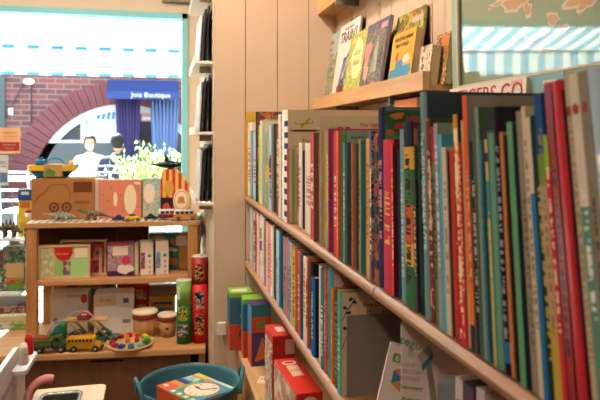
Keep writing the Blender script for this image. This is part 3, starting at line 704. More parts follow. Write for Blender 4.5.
# face-out books behind the upper row
G2 = 'face out books behind the upper row'
b = leaner(333, 0, .24, (H+.062)-ZSU, .010, .655, .05, ZSU, [T('#dcc9a4')], 'pale cream book lying low behind the toy plane book', group=G2); fpan(b, .24, .36, (.72, .80, .98, .86), T('#8c9c90'), 'sticker')
b = leaner(376, 0, .15, (H+.086)-ZSU, .010, .640, .05, ZSU, [T('#d8ccb4')], 'white book with a black ring and red heart behind the creatures book', group=G2)
hh = (H+.086)-ZSU; fpan(b, .15, hh, disc(.55, .88, .42, 24, .14), T('#2a2628'), 'black_ring'); fpan(b, .15, hh, disc(.55, .88, .36, 24, .12), T('#d8ccb4'), 'white_disc', y=-.001); fpan(b, .15, hh, blob(.5, .9, .10, .03, 2), T('#c8342c'), 'red_heart', y=-.0014)
b = leaner(389, 0, .155, (H+.102)-ZSU, .012, .625, .05, ZSU, [T('#f08a2c')], 'bright orange book with pink sticker behind the creatures book', group=G2)
hh = (H+.102)-ZSU; fpan(b, .155, hh, (.12, .90, .42, .95), T('#e0b0b0'), 'sticker'); ftext(b, .155, hh, .27, .925, 'SLEEP', .012, T('#b83c50')); fpan(b, .155, hh, disc(.72, .80, .28, 20, .08), T('#9c4c24'), 'brown_disc')
b = leaner(447, 0, .30, (H+.110)-ZSU, .030, .644, .02, ZSU, [T('#e0d4c4'), T('#b08c6c')], 'thick white book with slanted red title below the framed map', group=G2, rz=.0)
hh = (H+.110)-ZSU; ftext(b, .30, hh, .56, .925, 'TIGERS GO', .050, T('#c4302c')); fpan(b, .30, hh, (.84, .962, .96, .99), T('#e0a8a0'), 'sticker')
b = leaner(511, 0, .125, (H+.112)-ZSU, .018, .640, .06, ZSU, [T('#7fa6a8'), T('#b89c6c')], 'grey blue book with yellow title and pink sticker below the framed map', group=G2)
hh = (H+.112)-ZSU; fpan(b, .125, hh, (.55, .925, .85, .965), T('#e4c4bc'), 'sticker'); ftext(b, .125, hh, .7, .945, 'SALE', .010, T('#b83c40')); ftext(b, .125, hh, .62, .885, 'Sunny', .026, T('#d8b43c'))

# ------------------------------------------------------------------ framed map with a glass front
MZ0, MY0, MY1 = H+.078, .36, YX(454.5, .700)
mp_ = empty('framed_map', (XR-.022, (MY0+MY1)/2, MZ0), 0, 'large glazed sea map in a pale teal frame on the right wall', 'framed picture')
mp_.rotation_euler = (0, math.radians(-1.0), 0)
hw = (MY1-MY0)/2; hm = .66; fr = flat('#9db8a4', .45, var=0)
bm = bmesh.new()
bx(bm, -.008, .014, hw-.026, hw, 0, hm, .0015); bx(bm, -.008, .014, -hw, -hw+.026, 0, hm, .0015); bx(bm, -.008, .014, -hw+.026, hw-.026, 0, .040, .0015); bx(bm, -.008, .014, -hw+.026, hw-.026, hm-.026, hm, .0015)
mk('frame', bm, fr, mp_)
bm = bmesh.new()
bx(bm, -.009, -.004, hw-.031, hw-.0255, .040, hm-.02); bx(bm, -.009, -.004, -hw+.026, hw-.026, .0405, .045)
mk('inner_rim', bm, flat('#dcc6ac', .5, var=0), mp_)
m, nt, bb = newmat('sea_map_print'); n_ = noise(nt, objco(nt, (1, 1, 1)), 5, 4); nt.links.new(mixc(nt, n_.outputs[0], lin('#8ea07e'), lin('#9fae92')), bb.inputs['Base Color']); bb.inputs['Roughness'].default_value = .6
pr = box('map_print', .002, .006, -hw+.026, hw-.026, .0405, hm-.026, m, mp_)
yy = lambda px: YX(px, .70)-(MY0+MY1)/2
zz = lambda px, py: Zat(py, DX(px, .70))-MZ0
for (px, py, rx, rz_, sd) in ((513, 4, .035, .016, 1), (527, 9, .012, .014, 2), (578, -1, .03, .016, 3), (497, 4, .014, .006, 4), (490, 7, .008, .004, 5), (552, 19, .018, .010, 6), (561, 29, .016, .006, 7), (536, 36, .028, .006, 8), (524, 47, .022, .006, 9), (522, 30, .008, .004, 10), (586, 2, .02, .012, 11), (507, -8, .03, .012, 12), (545, 50, .018, .004, 13), (486, 44, .006, .004, 14)):
    bm = bmesh.new(); prism(bm, blob(yy(px), zz(px, py), rx*1.15, rz_*1.2, sd, 20, .5), .0012, .002, 'yz'); mk('map_island', bm, flat('#e6d6c0', .6, var=0), pr)
    bm = bmesh.new(); prism(bm, blob(yy(px), zz(px, py), rx*.85, rz_*.75, sd, 20, .5), .0008, .002, 'yz'); mk('map_island', bm, flat('#d9a878', .6, var=0), pr)
gm, nt, bb = newmat('picture_glass'); nt.nodes.remove(bb)
tr = N(nt, 'ShaderNodeBsdfTransparent'); gl = N(nt, 'ShaderNodeBsdfGlossy'); gl.inputs['Roughness'].default_value = .015; mx = N(nt, 'ShaderNodeMixShader'); fr_ = N(nt, 'ShaderNodeLayerWeight'); fr_.inputs[0].default_value = .5
nt.links.new(mth(nt, 'ADD', mth(nt, 'MULTIPLY', mth(nt, 'POWER', fr_.outputs[1], 2.), .25), .04), mx.inputs[0]); nt.links.new(tr.outputs[0], mx.inputs[1]); nt.links.new(gl.outputs[0], mx.inputs[2]); nt.links.new(mx.outputs[0], nt.nodes['Material Output'].inputs[0])
box('picture_glass', -.003, -.0015, -hw+.026, hw-.026, .0405, hm-.026, gm, mp_)

# ------------------------------------------------------------------ magazine ledges on the pillar's side
PX = .207
MAGS = {0: 'top', 1: 'upper', 2: 'middle', 3: 'lowest'}
for i, z in enumerate((H+.62, H+.315, H+.022, H-.272)):
    t = empty('magazine_ledge', (PX, 2.75, z), 0, ('white wall ledge on the side of the pillar, %s of four' % MAGS[i]), 'shelf', 'white ledges on the pillar side')
    box('ledge_board', -.075, -.0005, -.24, .3, -.012, 0, flat('#efe4d6', .5, var=0), t, .001)
    box('front_lip', -.075, -.068, -.24, .3, .0003, .022, flat('#efe4d6', .5, var=0), t, .001)
    box('ledge_bracket', -.05, -.0005, -.14, -.13, -.04, -.0125, flat('#d8ccbc', .5, var=0), t)
    for k, (x, y, hgt, c, w_) in enumerate(((-.016, .02, .24, '#1a181c', 'black'), (-.03, .03, .225, '#2c2422', 'dark brown'), (-.043, .07, .215, '#dcd8d4', 'white'))):
        if i == 0 and k == 2: continue
        o = empty('magazine', (PX+x-.014, 2.70+y, z+.0006), 0, 'thin %s covered book leaning on the %s white pillar ledge' % (w_, MAGS[i]), 'book', 'books on the pillar ledges')
        o.rotation_euler = (0, math.radians(3.5), 0)
        bm = bmesh.new(); bx(bm, 0, .0012, -.17, .13, 0, hgt); bx(bm, .0055, .0067, -.17, .13, 0, hgt); bx(bm, 0, .0067, -.1715, -.17, 0, hgt); mk('cover', bm, flat(c, .4, var=0), o)
        box('pages', .0013, .0054, -.169, .128, .002, hgt-.002, PAPER, o)

# ------------------------------------------------------------------ toy shelf unit
UC = W(112, 2.80, 0); UR = math.radians(-6)
UM = Matrix.Translation(UC) @ Matrix.Rotation(UR, 4, 'Z'); UMi = UM.inverted()
def UL(px, depth):   # x along the unit of a sight line at local depth y=depth
    a = UMi @ W(px, 1, 0); o_ = UMi @ Vector((0, 0, 0)); k = (depth-o_.y)/(a.y-o_.y); return o_.x+(a.x-o_.x)*k
def UP(px, depth, z): return UM @ Vector((UL(px, depth), depth, z))
ZT, ZM, ZC = .903, .637, .357
su = empty('toy_shelf', (UC.x, UC.y, 0), UR, 'open wooden toy shelf unit on a low cabinet standing before the shop window', 'shelf unit')
DPT = .30
xl, xr = UL(23.5, 0), UL(199.5, 0)
box('top_board', xl, xr, 0, DPT, ZT-.024, ZT, OAKX, su, .003)
a, b_ = UL(25.5, 0), UL(198, 0)
for x in (a, b_-.048):
    for y in (.004, DPT-.04): box('post', x, x+.048, y, y+.036, ZC+.0005, ZT-.0245, OAKZ, su, .002)
box('middle_shelf', a+.0485, b_-.0485, .004, DPT-.002, ZM-.026, ZM, OAKX, su, .003)
for x in (a+.012,): box('side_rail', x, x+.012, .045, DPT-.045, ZM-.026, ZM, OAKX, su)
xc0, xc1 = UL(-22, -.16), UL(205.5, -.16)
box('cabinet_top', xc0, xc1, -.17, DPT+.02, ZC-.030, ZC, wood('#b98a58', '#d3a26c', .4, 'x'), su, .006)
box('cabinet_front', xc0+.01, UL(190, -.14), -.148, -.128, .02, ZC-.0305, DARKW, su, .001)
box('cabinet_side', xc1-.03, xc1-.005, -.148, DPT, 0, ZC-.0305, OAKZ, su)
box('cabinet_back', xc0+.01, xc1-.031, DPT-.02, DPT, 0, ZC-.0305, DARKW, su)
hx0, hx1 = UL(91, -.149), UL(123, -.149)
box('drawer_slot', hx0, hx1, -.1487, -.147, ZC-.052, ZC-.042, flat('#120c0a', .8, var=0), su)
# gingham runner
bm = bmesh.new(); bx(bm, xl+.004, xr-.0, .004, DPT-.004, ZT+.0003, ZT+.0018)
for x, s_ in ((xl-.0015, -1), (xr+.0015, 1)):
    n = 8; w_ = (DPT-.05)/n
    for k in range(n):
        y0 = .02+k*w_; zb = ZT-.10-.02*math.sin(k*1.3)
        q = [bm.verts.new(v) for v in ((x+s_*.006*(k % 2), y0, zb), (x+s_*.006*((k+1) % 2), y0+w_, ZT-.10-.02*math.sin((k+1)*1.3)), (x, y0+w_, ZT+.0018), (x, y0, ZT+.0018))]; bm.faces.new(q)
rn = mk('gingham_runner', bm, check_mat('#efece2', '#8a9a8c', '#5e6c62', .032)); rn.matrix_world = UM.copy(); md = rn.modifiers.new('thick', 'SOLIDIFY'); md.thickness = .0008
tag(rn, 'grey green gingham cloth runner over the top of the toy shelf', 'table runner')
def ub(name, px0, px1, ytop, depth, z, thick, mats, label, cat='box', group=None, rot=0, h=None, **kw):
    p0, p1 = UL(px0, depth), UL(px1, depth); w_ = abs(p1-p0)
    c = UM @ Vector(((p0+p1)/2, depth, 0)); D = c.x*SY+c.y*CY
    h = h or (Zat(ytop, D)-z)
    loc = UM @ Vector(((p0+p1)/2, depth+thick/2, z+.0006))
    return carton(name, loc, UR+rot, (w_, thick, h), mats, label, cat, group, **kw), (w_, thick, h)
# --- on top of the unit
zt = ZT+.0022
brown = flat('#a8713f', .75, var=.03); dkb = T('#6c3c20')
k_, dm = ub('cardboard_box', 31.5, 94, 178.5, .10, zt, .13, brown, 'plain brown cardboard toy box printed with a car outline, on the gingham runner')
def ring(cx, cy, r0, r1, asp, n=24): return [(cx+r1*math.cos(2*PI*i/n), cy+r1*asp*math.sin(2*PI*i/n)) for i in range(n)]
asp = dm[0]/dm[2]
decal(k_, dm, 'front', (.67, .66, .97, .92), dkb, 'printed_label'); text('printed_lettering', 'VOLKSWAGEN' if False else 'WOODEN CAR', .012, brown, k_, MF('front', .82, .79, dm))
for cx_ in (.36, .56):
    for r, mt, e_ in ((.085, dkb, .0008), (.05, brown, .0012), (.028, dkb, .0016)): decal(k_, dm, 'front', ring(cx_, .30, 0, r, asp), mt, 'printed_wheel', e_)
pth = [(.05, .35), (.1, .55), (.22, .66), (.3, .82), (.52, .84), (.6, .7), (.62, .5)]
bm = bmesh.new(); tube(bm, [(p[0]*dm[0]-dm[0]/2, -dm[1]/2-.0004, p[1]*dm[2]) for p in smoothpath([(x, y, 0) for x, y in pth])], .0012, 4); mk('printed_outline', bm, dkb, k_)
decal(k_, dm, 'front', (.68, .38, .93, .45), T('#8c5830'), 'printed_line')
ub('cardboard_box', 94.3, 98.5, 179.5, .12, zt, .11, flat('#e8dccb', .6, var=0), 'narrow cream carton standing between the brown box and the coral ones')
coral = flat('#df8468', .6, var=.03, vs=12)
def leafy(o, dm, face, pts, c):
    for i, (u, v) in enumerate(pts): decal(o, dm, face, blob(u, v, .05, .035, i+3, 12, .5), c, 'printed_leaf')
k_, dm = ub('gift_box', 99, 119.5, 180, .11, zt, .08, coral, 'coral gift box with green leaves and a narrow cream label, standing left of its twin', group='coral gift boxes')
decal(k_, dm, 'front', ring(.8, .5, 0, .10, 1.9), T('#efdcb4'), 'oval_label', .001); leafy(k_, dm, 'front', ((.2, .62), (.45, .45), (.3, .2), (.6, .8)), T('#7f9c6c'))
k_, dm = ub('gift_box', 119.7, 142, 180, .10, zt, .09, coral, 'coral gift box with green leaves and a big oval cream label, right of its twin', group='coral gift boxes', rot=-.05)
decal(k_, dm, 'front', ring(.5, .5, 0, .28, 1.35), T('#efdcb4'), 'oval_label', .001); leafy(k_, dm, 'front', ((.1, .6), (.9, .3), (.15, .2), (.85, .75)), T('#7f9c6c')); decal(k_, dm, 'front', (.68, .88, .95, .95), T('#f0d0b8'), 'price_sticker')
k_, dm = ub('gift_box', 142.5, 161, 178.5, .105, zt, .085, P(('#8fbcae', '#9cc4b4', '#c0cfae', '#d8a48c', '#8ab4a8'), 40, seed=31), 'pale aqua patterned gift box with a round cream label')
decal(k_, dm, 'front', ring(.36, .62, 0, .30, .85), T('#f0dcc8'), 'round_label', .001)
# circus tent box
p0, p1 = UL(160.5, .10), UL(190, .10); w_ = p1-p0; c = UM @ Vector(((p0+p1)/2, .10, zt+.0006))
ct = empty('circus_tent_box', c, UR, 'red and yellow striped circus tent shaped toy box', 'box')
hz = .235; poly = [(-w_/2, 0), (w_/2, 0), (w_/2, hz*.42), (w_*.46, hz*.62), (w_*.22, hz*.86), (-.0, hz), (-w_*.42, hz), (-w_/2, hz*.75)]
prs('tent_body', poly, 0, .10, stripe_mat('#c8342c', '#e8b84c', .030, 0, .5), ct, 'xz')
dd = (w_, 0, hz)
def cpan(poly, mt, name, y=-.001): bm = bmesh.new(); prism(bm, [(p[0]*w_-w_/2, p[1]*hz) for p in poly], y, .0005, 'xz'); return mk(name, bm, mt, ct)
cpan(disc(.12+.16, .62, .17, 16, .16), T('#d8a038'), 'yellow_ticket'); cpan([(.0, .08), (.42, .08), (.42, .42), (.0, .42)], T('#2c1c20'), 'dark_window'); cpan(blob(.2, .22, .12, .1, 3), T('#b8483c'), 'red_figure', -.0014)
cpan(disc(.70, .36, .27, 24, .24), T('#efdcc0'), 'round_badge', -.0016); cpan(disc(.70, .36, .235, 24, .205), T('#dc9450'), 'round_badge', -.002); cpan(disc(.70, .36, .21, 24, .18), T('#f0e4cc'), 'round_badge', -.0024); cpan([(.56, .3), (.84, .3), (.78, .44), (.62, .44)], T('#d88844'), 'badge_tent', -.0028)
# orca on the circus box
oz = zt+hz+.0015; oc = UM @ Vector((UL(169, .14), .14, 0))
orc = empty('orca_figure', (oc.x-.01, oc.y, oz), UR, 'small black and white toy orca lying on top of the circus box', 'toy animal')
bm = bmesh.new(); tube(bm, [(-.075, 0, .024), (-.055, 0, .022), (-.03, 0, .021), (0, 0, .022), (.03, 0, .022), (.05, 0, .021), (.064, 0, .019), (.070, 0, .018)], [.003, .006, .013, .0185, .0185, .015, .009, .003], 12); mk('orca_body', bm, flat('#15161a', .3, var=0), orc)
prs('dorsal_fin', [(-.012, .038), (.012, .038), (.0, .062), (-.010, .078)], -.002, .002, flat('#15161a', .3, var=0), orc)
for s in (-1, 1):
    bm = bmesh.new(); prism(bm, [(.02, s*.012), (.032, s*.014), (.022, s*.038), (.010, s*.04)], .0005, .006, 'xy'); mk('pectoral_fin', bm, flat('#15161a', .3, var=0), orc)
    bm = bmesh.new(); prism(bm, [(-.07, 0), (-.062, s*.002), (-.082, s*.026), (-.092, s*.026)], .022, .026, 'xy'); mk('tail_fluke', bm, flat('#15161a', .3, var=0), orc)
    bm = bmesh.new(); ball(bm, (.045, s*.0125, .028), (.007, .003, .003), 6); mk('eye_patch', bm, WHITE, orc)
bm = bmesh.new(); ball(bm, (.03, 0, .012), (.034, .012, .008), 8); mk('white_belly', bm, WHITE, orc)
# toy boat on the cardboard box
bz = zt+.0006+(Zat(178.5, (UP(60, .1, 0).x*SY+UP(60, .1, 0).y*CY))-zt)+.0012
bc_ = UM @ Vector((UL(53, .15), .15, 0))
bt = empty('toy_boat', (bc_.x, bc_.y, bz), UR, 'blue and yellow plastic toy boat in a card sleeve on the cardboard box', 'toy boat')
def hull(name, L0, L1, wd, z0, z1, mat, taper=.7):
    bm = bmesh.new(); out = []
    for z, k in ((z0, taper), (z1, 1)):
        out.append([bm.verts.new((x*k, y*k, z)) for x, y in ((L0, -wd*.5), (L0*.8, -wd), (L1*.6, -wd), (L1, -wd*.25), (L1, wd*.25), (L1*.6, wd), (L0*.8, wd), (L0, wd*.5))])
    n = 8
    for i in range(n): bm.faces.new((out[0][i], out[0][(i+1) % n], out[1][(i+1) % n], out[1][i]))
    bm.faces.new(out[0][::-1]); bm.faces.new(out[1]); bmesh.ops.bevel(bm, geom=bm.edges[:], offset=.003, segments=2, affect='EDGES'); return mk(name, bm, mat, bt)
BLU = flat('#1f6f9c', .35, var=0); YEL = flat('#e8b830', .35, var=0)
hull('hull', -.11, .095, .045, 0, .032, BLU); hull('deck', -.115, .11, .048, .0325, .062, YEL, .98)
bm = bmesh.new(); bx(bm, -.078, -.03, -.022, .022, .0625, .086, .005); mk('cabin', bm, BLU, bt); lath('funnel', [(.008, .0865), (.008, .098)], BLU, bt, 12, (-.055, 0, 0))
tub('handle', smoothpath([(-.03, 0, .084), (.0, 0, .094), (.03, 0, .09), (.055, 0, .07), (.065, 0, .0615)]), .004, BLU, bt)
bm = bmesh.new(); bx(bm, -.030, .055, -.051, .051, .004, .066, .004); mk('card_sleeve', bm, flat('#b48a50', .7, var=.03), bt)
bm = bmesh.new(); prism(bm, [(-.022, .012), (.02, .008), (.028, .03), (.0, .045), (-.02, .04)], -.0518, -.0505, 'xz'); mk('green_logo', bm, T('#5c8438'), bt)
bm = bmesh.new(); ball(bm, (.085, 0, .07), .012, 8); mk('yellow_figure', bm, YEL, bt); bm = bmesh.new(); tube(bm, [(.105, 0, .05), (.118, 0, .062)], .006, 8); mk('blue_nozzle', bm, BLU, bt)
# little cars and buses
def wheels(par, xs, y, r, z, wd=.006, mat=None):
    for x in xs:
        for s in (-1, 1):
            o = lath('wheel', [(r*.5, 0), (r, .001), (r, wd-.001), (r*.5, wd)], mat or flat('#1c1a1a', .6, var=0), par, 14); o.data.transform(Matrix.Translation((x, s*y-(wd if s < 0 else 0), z)) @ Matrix.Translation((0, wd, 0)) @ Matrix.Rotation(PI/2, 4, 'X'))
            h_ = lath('hubcap', [(r*.45, 0), (r*.45, .0006)], flat('#b8b4ac', .3, .6, var=0), o, 10); h_.data.transform(Matrix.Translation((x, s*(y+(0.0003 if s > 0 else .0003)), z)) @ Matrix.Rotation(PI/2 if s < 0 else -PI/2, 4, 'X'))
            if s > 0: h_.data.transform(Matrix.Translation((0, wd, 0)))
            else: h_.data.transform(Matrix.Translation((0, -wd, 0)))
def bus(px, depth, c, label, rot=0):
    o = empty('toy_bus', UP(px, depth, zt), UR+rot, label, 'toy bus', 'toy camper buses on the runner')
    cm = flat(c, .25, var=0, coat=.5)
    prs('lower_body', [(-.052, .008), (.052, .008), (.055, .020), (.053, .027), (-.053, .027), (-.055, .018)], -.021, .021, cm, o, 'xz', .002)
    prs('upper_body', [(-.0525, .0272), (.0525, .0272), (.046, .044), (.040, .049), (-.046, .049), (-.050, .044)], -.020, .020, flat('#efe6d6', .25, var=0, coat=.5), o, 'xz', .003)
    gm_ = T('#30343c')
    for k in range(4): box('side_window', -.044+k*.0215, -.0265+k*.0215, -.0206, -.0197, .031, .0425, gm_, o)
    for s in (-1, 1):
        bm = bmesh.new(); tube(bm, [(.055, s*.013, .021), (.0565, s*.013, .021)], .0035, 10); mk('headlight', bm, flat('#f3efe0', .2, var=0), o)
    box('bumper', -.057, .057, -.0215, .0215, .0062, .0095, flat('#d8d4cc', .3, var=0), o)
    wheels(o, (-.032, .033), .0165, .009, .009)
bus(169.5, .045, '#8c1c22', 'dark red and white toy camper bus behind the orange one', .25)
bus(185, .022, '#e08a24', 'orange and white toy camper bus at the right end of the runner', .12)
def beetle(px, depth, c, label, sc=1., low=False):
    o = empty('toy_car', UP(px, depth, zt), UR+.15, label, 'toy car', 'small toy cars on the runner'); o.scale = (sc,)*3
    cm = flat(c, .25, var=0, coat=.6)
    pf = [(-.036, .008), (-.037, .013), (-.030, .019), (-.018, .023), (-.010, .0245), (.010, .0245), (.020, .0225), (.033, .017), (.037, .012), (.036, .008)]
    prs('car_body', pf, -.015, .015, cm, o, 'xz', .003)
    prs('cabin', [(-.020, .0222), (-.012, .031), (.0, .0335), (.008, .032), (.017, .0222)], -.011, .011, flat('#2c323a', .2, var=0) if not low else cm, o, 'xz', .002)
    prs('roof', [(-.0115, .0313), (.0, .0345), (.0075, .0325), (.005, .0335), (.0, .0352), (-.008, .034)], -.0105, .0105, cm, o, 'xz')
    wheels(o, (-.022, .023), .0125, .0075, .0075, .004)
beetle(119, .02, '#24347c', 'tiny dark blue toy car on the runner', .86); beetle(132.5, .015, '#e8b818', 'tiny yellow toy beetle car on the runner', 1.0); beetle(151, .03, '#22302c', 'tiny dark green toy car on the runner', .9, True)
# dinosaurs
def beast(name, loc, rz, label, spine, rad, legs, mat, spikes=(), smat=None, sc=1.):
    o = empty(name, loc, rz, label, 'toy dinosaur'); o.scale = (sc,)*3
    bm = bmesh.new(); tube(bm, smoothpath([(p[0], p[1], p[2]) for p in spine], 4), [rad[min(int(i/4), len(rad)-1)]*(1-(i % 4)/4)+rad[min(int(i/4)+1, len(rad)-1)]*((i % 4)/4) for i in range((len(spine)-1)*4+1)], 10)
    for leg in legs: tube(bm, leg[0], leg[1], 8)
    bmesh.ops.recalc_face_normals(bm, faces=bm.faces)
    body = mk('dinosaur_body', bm, mat, o); rm = body.modifiers.new('join', 'REMESH'); rm.mode = 'VOXEL'; rm.voxel_size = .0016; rm.use_smooth_shade = True
    for q in spikes:
        bm = bmesh.new(); prism(bm, q[0], q[1]-.001, q[1]+.001, 'xz'); mk('back_plate', bm, smat or mat, o)
    return o
gm_ = P(('#8d9a8c', '#6c7a70', '#a8ae9c'), 90, .6, seed=41)
sp = [(-.085, 0, .034), (-.055, .005, .032), (-.03, 0, .026), (0, 0, .026), (.03, 0, .024), (.05, 0, .022), (.064, 0, .018)]
lg = [([(x, s*.012, .02), (x+.004, s*.02, .012), (x+.002, s*.022, .0015)], [.007, .005, .004]) for x in (-.022, .026) for s in (-1, 1)]
beast('ankylosaur_figure', UP(61, .05, zt), UR, 'grey green armoured toy dinosaur with a raised tail on the runner', sp, [.003, .004, .010, .014, .012, .008, .005], lg, gm_, [([(x, .034), (x+.007, .034), (x+.002, .047)], y) for x in (-.03, -.017, -.004, .009, .022) for y in (-.008, .008)], gm_, 1.0)
dm_ = P(('#5c4a34', '#857050', '#3c3024', '#9c8a68'), 70, .6, seed=42, stretch=(3, 1, .5))
sp = [(-.075, 0, .052), (-.06, 0, .050), (-.035, 0, .040), (-.01, 0, .036), (.02, 0, .034), (.05, 0, .03), (.08, 0, .02), (.105, 0, .012)]
lg = [([(x, s*.008, .03), (x-.003, s*.013, .015), (x, s*.013, .0015)], [.008, .005, .0045]) for x in (-.022, .012) for s in (-1, 1)]
beast('dinosaur_figure', UP(93, .04, zt), UR-.1, 'brown striped long tailed toy dinosaur before the cardboard box', sp, [.006, .006, .007, .013, .013, .008, .004, .0015], lg, dm_)

# ------------------------------------------------------------------ on the middle shelf of the toy unit
zm = ZM+.0006
def tray_game(px0, px1, ytop, depth, rot, label, inner, extra):
    p0, p1 = UL(px0, depth), UL(px1, depth); w_ = p1-p0; c = UM @ Vector(((p0+p1)/2, depth+.016, zm)); D = c.x*SY+c.y*CY; h = Zat(ytop, D)-zm
    o = empty('wooden_tray_game', c, UR+rot, label, 'boxed game', 'wood framed tray games')
    bm = bmesh.new(); f_ = .008
    for q in ((-w_/2, w_/2, 0, f_), (-w_/2, w_/2, h-f_, h), (-w_/2, -w_/2+f_, f_, h-f_), (w_/2-f_, w_/2, f_, h-f_)): bx(bm, q[0], q[1], -.016, .016, q[2], q[3])
    mk('tray_frame', bm, wood('#c9a06c', '#e0bd8c', .5, 'x'), o)
    box('card_insert', -w_/2+f_, w_/2-f_, -.011, .014, f_, h-f_, inner, o)
    for (u0, v0, u1, v1, c_, nm) in extra:
        bm = bmesh.new(); bx(bm, u0*w_-w_/2, u1*w_-w_/2, -.0125, -.0105, v0*h, v1*h); mk(nm, bm, T(c_) if isinstance(c_, str) else c_, o)
    return o, w_, h
o, w_, h_ = tray_game(60, 106.5, 239.5, .10, -.05, 'wood framed tray game with a red printed card, behind the green one', P(('#8c2c38', '#a84048', '#6c2028', '#b86a58'), 18, seed=51), ((.05, .78, .95, .93, '#b02c38', 'red_banner'), (.84, .05, .9, .75, '#d8b8a0', 'white_strip'), (.72, .88, .9, .94, '#28304c', 'blue_label')))
o, w_, h_ = tray_game(38.5, 89.5, 244.5, .035, .06, 'wood framed alphabet tray game with green blocks and a red heading', T('#c9bb8c'), ((.05, .06, .28, .92, P(('#c8b884', '#9cae7c', '#d8ccA0'), 60, seed=52), 'letter_grid'), (.70, .60, .95, .9, '#e6d8b4', 'price_label'), (.31, .10, .47, .5, '#8fc470', 'green_block'), (.47, .10, .62, .5, P(('#8c4c60', '#4c6c8c', '#c08040', '#a8b8a0'), 50, seed=53), 'picture_tile'), (.62, .05, .95, .56, '#a8d890', 'green_card')))
bm = bmesh.new(); prism(bm, [(.30*w_-w_/2+.03*w_*(i/10 if i < 5 else 0), 0) for i in range(0)] or [(-.2*w_, .93*h_), (.16*w_, .93*h_), (.16*w_, .75*h_), (.1*w_, .58*h_), (-.02*w_, .52*h_), (-.14*w_, .6*h_), (-.19*w_, .75*h_)], -.0140, -.0126, 'xz'); mk('red_heading', bm, T('#c4282c'), o)
text('printed_lettering', 'Alphabet', .016, T('#e8c048'), o, Matrix(((1, 0, 0, -.01), (0, 0, -1, -.0145), (0, 1, 0, .74*h_), (0, 0, 0, 1))))
k_, dm = ub('puzzle_box', 107, 133, 243, .055, zm, .05, P(('#b8a0a8', '#c86474', '#78a0a0', '#d8b0a8', '#a04864'), 45, seed=54), 'square pink and purple puzzle box with a unicorn and a round pink badge', rot=.10)
decal(k_, dm, 'front', (0, 0, 1, .16), T('#4c2848'), 'purple_band'); decal(k_, dm, 'front', (0, .93, 1, 1), T('#b82c50'), 'pink_band'); decal(k_, dm, 'front', (.2, .62, .78, .9), T('#ecd9c0'), 'price_label', .001); decal(k_, dm, 'front', disc(.72, .48, .17, 20, .13), T('#d83c5c'), 'round_badge', .0012); decal(k_, dm, 'front', blob(.68, .2, .28, .16, 4), T('#ecdccc'), 'unicorn_picture', .001)
ub('board_book', 134.5, 138.3, 243, .07, zm, .07, flat('#d8c49c', .6, var=.02), 'narrow cream board book beside the unicorn puzzle box', cat='book')
for i, (a, c, lab) in enumerate(((139.5, 152, 'white small toy box with a red figure, left one of a pair'), (154.8, 167.5, 'white small toy box with a blue figure, right one of a pair'))):
    k_, dm = ub('toy_box', a, c, 242 if i == 0 else 241, .055, zm, .07, flat('#e8ddd0', .55, var=0), lab, group='pair of white toy boxes', rot=.16)
    decal(k_, dm, 'front', (.0, .70, .9, .97), T('#e8d4b8'), 'price_label'); decal(k_, dm, 'front', (.02, .2, .34, .68), P(('#9c4448', '#5c4050', '#c88478') if i == 0 else ('#5c7ca0', '#a8c0d0', '#8c4c50'), 60, seed=56+i), 'figure_picture'); decal(k_, dm, 'front', blob(.7, .58, .12, .06, 3), T('#4c9060'), 'green_mark')
    for v in (.1, .25, .4): decal(k_, dm, 'front', disc(.72, v, .1, 10, .05), T('#d89890'), 'small_icon')
k_, dm = ub('game_box', 149, 187.5, 233.5, .17, zm, .05, T('#3c8c84'), 'large teal and orange game box with a white price label, back of middle shelf')
decal(k_, dm, 'front', (.78, 0, 1, 1), T('#d09848'), 'orange_band'); decal(k_, dm, 'front', (.70, .66, .98, .93), T('#e8dccc'), 'price_label', .0012); decal(k_, dm, 'front', disc(.62, .78, .07, 14, .09), T('#d87c3c'), 'orange_balloon'); decal(k_, dm, 'front', blob(.25, .88, .2, .06, 5), T('#d8903c'), 'orange_title'); decal(k_, dm, 'front', blob(.62, .22, .1, .12, 7), T('#cc7c48'), 'orange_figure'); decal(k_, dm, 'front', blob(.6, .55, .12, .06, 9), T('#e0d8cc'), 'white_figure')
k_, dm = ub('game_box', 38, 116, 225.5, .20, zm, .06, flat('#54321f', .7, var=.04), 'long dark brown carton at the back of the middle shelf, left one')
text('printed_lettering', 'BUILDING BLOCKS', .03, T('#35201a'), k_, MF('front', .5, .86, dm))
ub('game_box', 117, 148, 226, .205, zm, .05, flat('#5c3828', .7, var=.04), 'shorter dark brown carton at the back of the middle shelf, right one')
# --- on the cabinet top
zc = ZC+.0006
def cyl_tube(px, depth, r, bands, label, ztop, lid):
    c = UP(px, depth, zc); o = empty('puzzle_tube', c, UR, label, 'cardboard tube', 'tall cardboard tubes beside the post'); n = len(bands)
    D = c.x*SY+c.y*CY; h = Zat(ztop, D)-zc
    for a, b_, col, nm in bands: lath(nm, [(r, a*h+.0004), (r, b_*h-.0004)], T(col), o, 28)
    lath('lid', [(r, h), (r+.001, h+.001), (r+.001, h+.004), (r-.002, h+.004), (r-.002, h+.002)], lid, o, 28)
    return o, h
def tpan(o, r, a0, a1, z0, z1, mt, name='tube_picture'):
    bm = bmesh.new(); k = 8; R2 = r+.0008
    A = [(R2*math.sin(a0+(a1-a0)*i/k), -R2*math.cos(a0+(a1-a0)*i/k)) for i in range(k+1)]; B_ = [(x*.985, y*.985) for x, y in A][::-1]
    prism(bm, A+B_, z0, z1, 'xy'); return mk(name, bm, mt, o)
pal1 = P(('#15181c', '#1c1c20', '#c8503c', '#e0b050', '#15181c'), 60, seed=61); pal2 = P(('#15181c', '#241c1c', '#3c6c94', '#d8c098', '#b83c30'), 60, seed=62)
r = .0355
